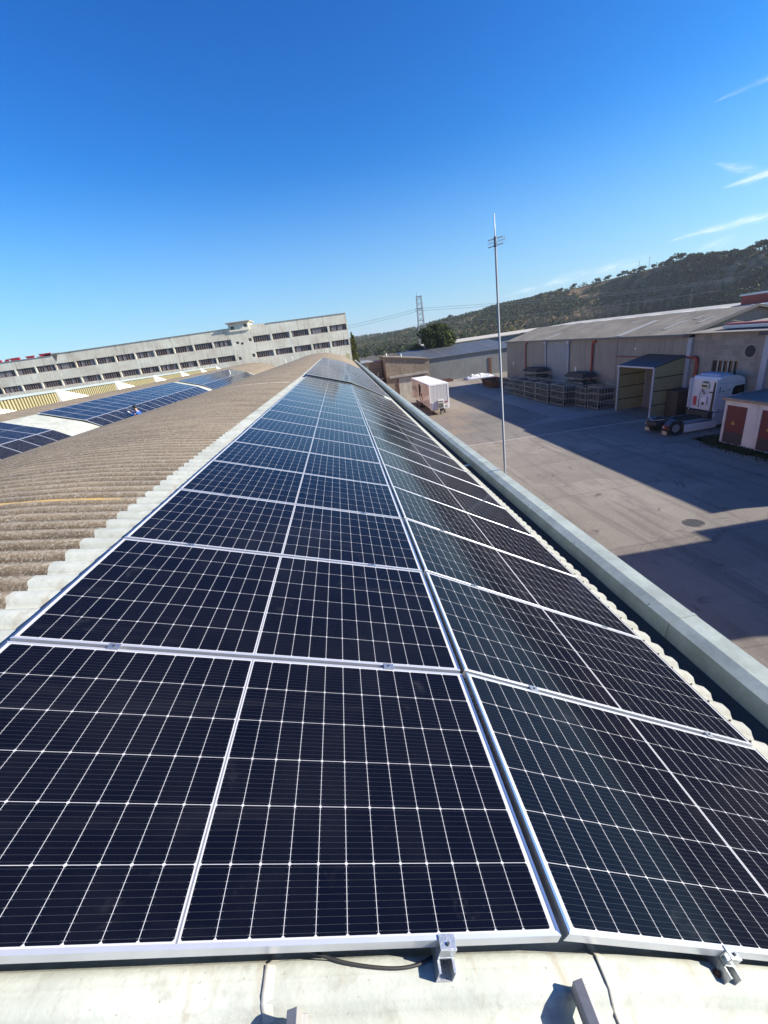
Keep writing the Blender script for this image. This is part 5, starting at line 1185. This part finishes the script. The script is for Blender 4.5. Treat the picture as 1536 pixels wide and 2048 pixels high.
# far trees: individual ones along the skyline, one wooded mass on the slopes
def at_az(az, r): return (r*math.sin(R(az)), r*math.cos(R(az)), hill_z(az, r))
def far_tree(az, r, h, w_, label, name='hill_tree', m=M_SCRUB, group='trees along the hill skyline', seed=0, trunk=.35):
    rg = random.Random(seed); x, yv, z = at_az(az, r); e_ = empty(name, (x, yv, z-.3), label, 'tree', group)
    t = MB(); t.cyl((x,yv,z-.5),(x,yv,z+h*.7),.28,.12,6); t.build('trunk', M_BARK, e_)
    c = MB()
    for k in range(6): leaf_cloud(c, (x+rg.uniform(-.35,.35)*w_, yv+rg.uniform(-.3,.3)*w_, z+h*rg.uniform(trunk+.12,.85)), (w_*rg.uniform(.28,.42),)*2+(h*rg.uniform(.14,.22),), 60, .75, rg, 0, .4)
    c.build('crown', m, e_)
SKY = [(32.0,4.6,5.6,'lone tree on a thin trunk standing left of the others on the skyline'),(32.99,3.2,3.6,'small round tree second on the skyline ridge'),(33.45,5.0,4.4,'taller tree of the first pair on the skyline'),(33.9,3.0,3.2,'low tree right of the first skyline pair'),(34.3,4.0,3.4,'small tree left of the first utility pole'),
       (35.1,4.2,7.5,'wide low tree between the two utility poles'),(36.13,3.6,3.6,'small round tree right of the taller utility pole'),(36.68,3.8,4.2,'second small round tree right of the taller utility pole'),(37.27,4.0,3.4,'slim tree touching a taller one before the big crown'),(37.62,6.6,4.6,'tall tree just left of the big round crown'),
       (38.4,8.4,9.5,'biggest round tree crown on the skyline'),(39.0,5.0,4.4,'tree right behind the biggest crown'),(39.45,5.6,7.0,'broad tree right of the biggest crown'),(39.98,4.4,5.2,'low tree following the broad one on the skyline'),(40.92,4.4,3.2,'small tree at the start of the thin right row'),(41.33,3.8,3.0,'second small tree of the thin right row'),(41.76,3.6,3.4,'third small tree of the thin right row'),(42.59,3.8,6.0,'low spreading tree at the end of the thin right row'),(43.9,5.6,8.5,'dense tree where the right wood begins'),(44.7,6.5,9.0,'dense tree at the right picture edge on the skyline'),
       (30.86,4.6,4.2,'small tree on the ridge left of the lone tree'),(28.6,4.8,6.0,'tree on the ridge above the orange quarry face'),(27.1,4.4,5.0,'tree on the ridge above the quarry, farther left'),(14.5,7.5,7.0,'dark round tree standing alone on the ridge behind the large pine')]
for i, (az, h, w_, lb) in enumerate(SKY):
    e, rr, r0 = lerp_tab(az); far_tree(az, rr-2, h, w_, lb, seed=40+i, trunk=.30)
far_tree(21.5, 352, 9, 9, 'round yellow-green autumn tree behind the warehouse ridge', 'autumn_tree', M_AUTUMN, None, 77, .1)
for i, (az, r, h, w_, lb) in enumerate([(5.4,330,10,8,'dark round tree at the hill foot left of the lattice tower'),(7.6,318,12,9,'tall dark tree at the hill foot just left of the lattice tower'),(9.6,335,9,9,'broad tree at the hill foot behind the lattice tower'),(3.4,345,8,8,'low dark tree at the hill foot right of the cypress'),(16.2,300,9,8,'dark tree at the hill foot right of the large pine'),(18.4,310,8,9,'broad dark tree at the hill foot near the mast')]):
    far_tree(az, r, h, w_, lb, 'valley_tree', M_PINE, 'trees at the foot of the hill', 300+i, .05)
rgf = random.Random(99); wd = MB(); cnt = 0
def clump(az, r, h, w_, mi, n, s_):
    x, yv, z = at_az(az, r)
    leaf_cloud(wd, (x,yv,z+h*.45), (w_,w_,h*.55), n, s_, rgf, mi, .35)
for _ in range(30000):
    az = rgf.uniform(-8, 52); e, rr, r0 = lerp_tab(az); t = rgf.random()**.9; r = r0+(rr-r0)*t*.995
    x, yv = r*math.sin(R(az)), r*math.cos(R(az))
    d = mnoise.fractal(Vector((x*.011, yv*.011, 5)), 1, 2, 4)
    keep = .08+.85*max(0, min(1, (d+.10)*2.4))
    if az < 27 and t > .25: keep = max(keep, .16)
    if az > 29 and .22 < t < .93: keep *= .24
    if rgf.random() > keep: continue
    cnt += 1
    if cnt > 6200: break
    near = r < 520
    h = rgf.uniform(2.0,5.0) if t > .35 else rgf.uniform(3.5,8); clump(az, r, h, rgf.uniform(1.5,3.6), 0 if rgf.random() < .75 else 1, 20 if t > .35 else 26, .95)
wood = wd.build('woodland', [M_SCRUB, M_PINE]); tag(wood, 'dark green scrub and woodland covering the hill slopes', 'woodland', kind='stuff')
pw = MB()
for _ in range(170):
    az = rgf.choice([rgf.gauss(24.8,1.0), rgf.gauss(30.5,1.4), rgf.gauss(3,1.6), rgf.gauss(8,1.6), rgf.uniform(27,40)]); e, rr, r0 = lerp_tab(az); r = r0+rgf.uniform(-8,14); x, yv, z = at_az(az, max(r, r0+.5)); h = rgf.uniform(9,16)
    for k in range(7):
        a = rgf.uniform(0,6.28); pw.cyl((x,yv,z+h*.1*k*.6), (x+math.cos(a)*h*.09, yv+math.sin(a)*h*.09, z+h*(.45+.08*k)), .10, .03, 3, 0, False)
    pw.cyl((x,yv,z-1),(x,yv,z+h),.18,.04,4,0,False); leaf_cloud(pw, (x,yv,z+h*.58), (h*.10,h*.10,h*.40), 34, .35, rgf, 0, .2)
pwo = pw.build('poplar_belt', M_POPLAR); tag(pwo, 'pale leafless poplars in a belt along the foot of the hill', 'woodland', kind='stuff')

# ------------------------------------------------------------------ pylon, wires, poles
PYX, PYY = 57.2, 298.0
py_ = empty('transmission_tower', (PYX, PYY, GZ), 'grey lattice transmission tower behind the large pine', 'pylon')
mb = MB(); H0, H1, wb, wt = GZ, 26.2, 3.2, 2.1
def corner(k, z): 
    t = (z-H0)/(H1-H0); ww = wb+(wt-wb)*t; a = math.pi/4+k*math.pi/2; return Vector((PYX+ww*math.cos(a), PYY+ww*math.sin(a), z))
for k in range(4): mb.cyl(corner(k,H0), corner(k,H1 if k != 2 else H1+2.2), .20, .16, 5)
lv = [H0+i*3.1 for i in range(12)]
for a, b in zip(lv, lv[1:]):
    for k in range(4):
        mb.cyl(corner(k,a), corner((k+1)%4,b), .10, None, 4); mb.cyl(corner((k+1)%4,a), corner(k,b), .10, None, 4)
for z in (18.6, 11.5, 26.0):
    for k in range(4): mb.cyl(corner(k,z), corner((k+1)%4,z), .16, None, 4)
mb.build('lattice', mat('pylon_steel', (.20,.215,.235), .6, .4), py_)
mb = MB()
for z in (18.7, 17.3): mb.box(PYX-3.2,PYY-.15,z,PYX+3.2,PYY+.15,z+.25)
mb.build('crossarm', mat('pylon_steel', (.20,.215,.235)), py_)
for i, (zL, z0_, zR, lab) in enumerate([(13.6,18.9,8.2,'upper power line wire running both ways from the lattice tower'),(12.0,17.6,7.0,'second power line wire just below the upper one'),(4.5,9.2,2.5,'lowest power line wire passing the lattice tower')]):
    mb = MB(); P1 = Vector((-60,300+3*i,zL-2.6)); P2 = Vector((PYX,PYY-1+i,z0_)); P3 = Vector((300,285+3*i,zR+2.0)); pts = []
    for A, B in ((P1,P2),(P2,P3)):
        L = (B-A).length
        for k in range(13):
            t = k/12; p = A.lerp(B, t); p.z -= 4*L*.010*t*(1-t); pts.append(p)
    mb.tube(pts, .075, 4); wv_ = mb.build('power_line', mat('wire_grey', (.18,.19,.21), .6)); tag(wv_, lab, 'power line', 'power line wires at the tower')
for az, r, h, lb in ((34.78,545,10,'shorter utility pole on the skyline below the ridge trees'),(35.68,528,11,'taller utility pole with a short crossarm on the skyline')):
    x, yv, z = at_az(az, r-3); e_ = empty('utility_pole', (x,yv,z), lb, 'utility pole', 'utility poles on the hill')
    mb = MB(); mb.cyl((x,yv,z-1),(x,yv,z+h),.22,.16,6); mb.build('post', mat('pole_grey', (.33,.32,.31), .8), e_); mb = MB(); mb.box(x-1.3,yv-.1,z+h-.5,x+1.3,yv+.1,z+h-.25); mb.build('crossarm', mat('pole_grey', (.33,.32,.31)), e_)

# ------------------------------------------------------------------ thin blue air over the distance
mb = MB(); mb.box(-3010,-3010,GZ-1.2,3010,3010,62)
hz = mb.build('haze', mat('air', (1,1,1)))
am_ = MATS['air']; am_.node_tree.nodes.clear(); ha = NT(am_.node_tree)
pv = ha.n('ShaderNodeVolumePrincipled'); pv.inputs['Color'].default_value = (.80,.88,1,1); pv.inputs['Density'].default_value = .00014; pv.inputs['Anisotropy'].default_value = .2
ho = ha.n('ShaderNodeOutputMaterial'); ha.L.new(pv.outputs[0], ho.inputs['Volume'])
tag(hz, kind='stuff', label='thin pale blue haze in the valley air')
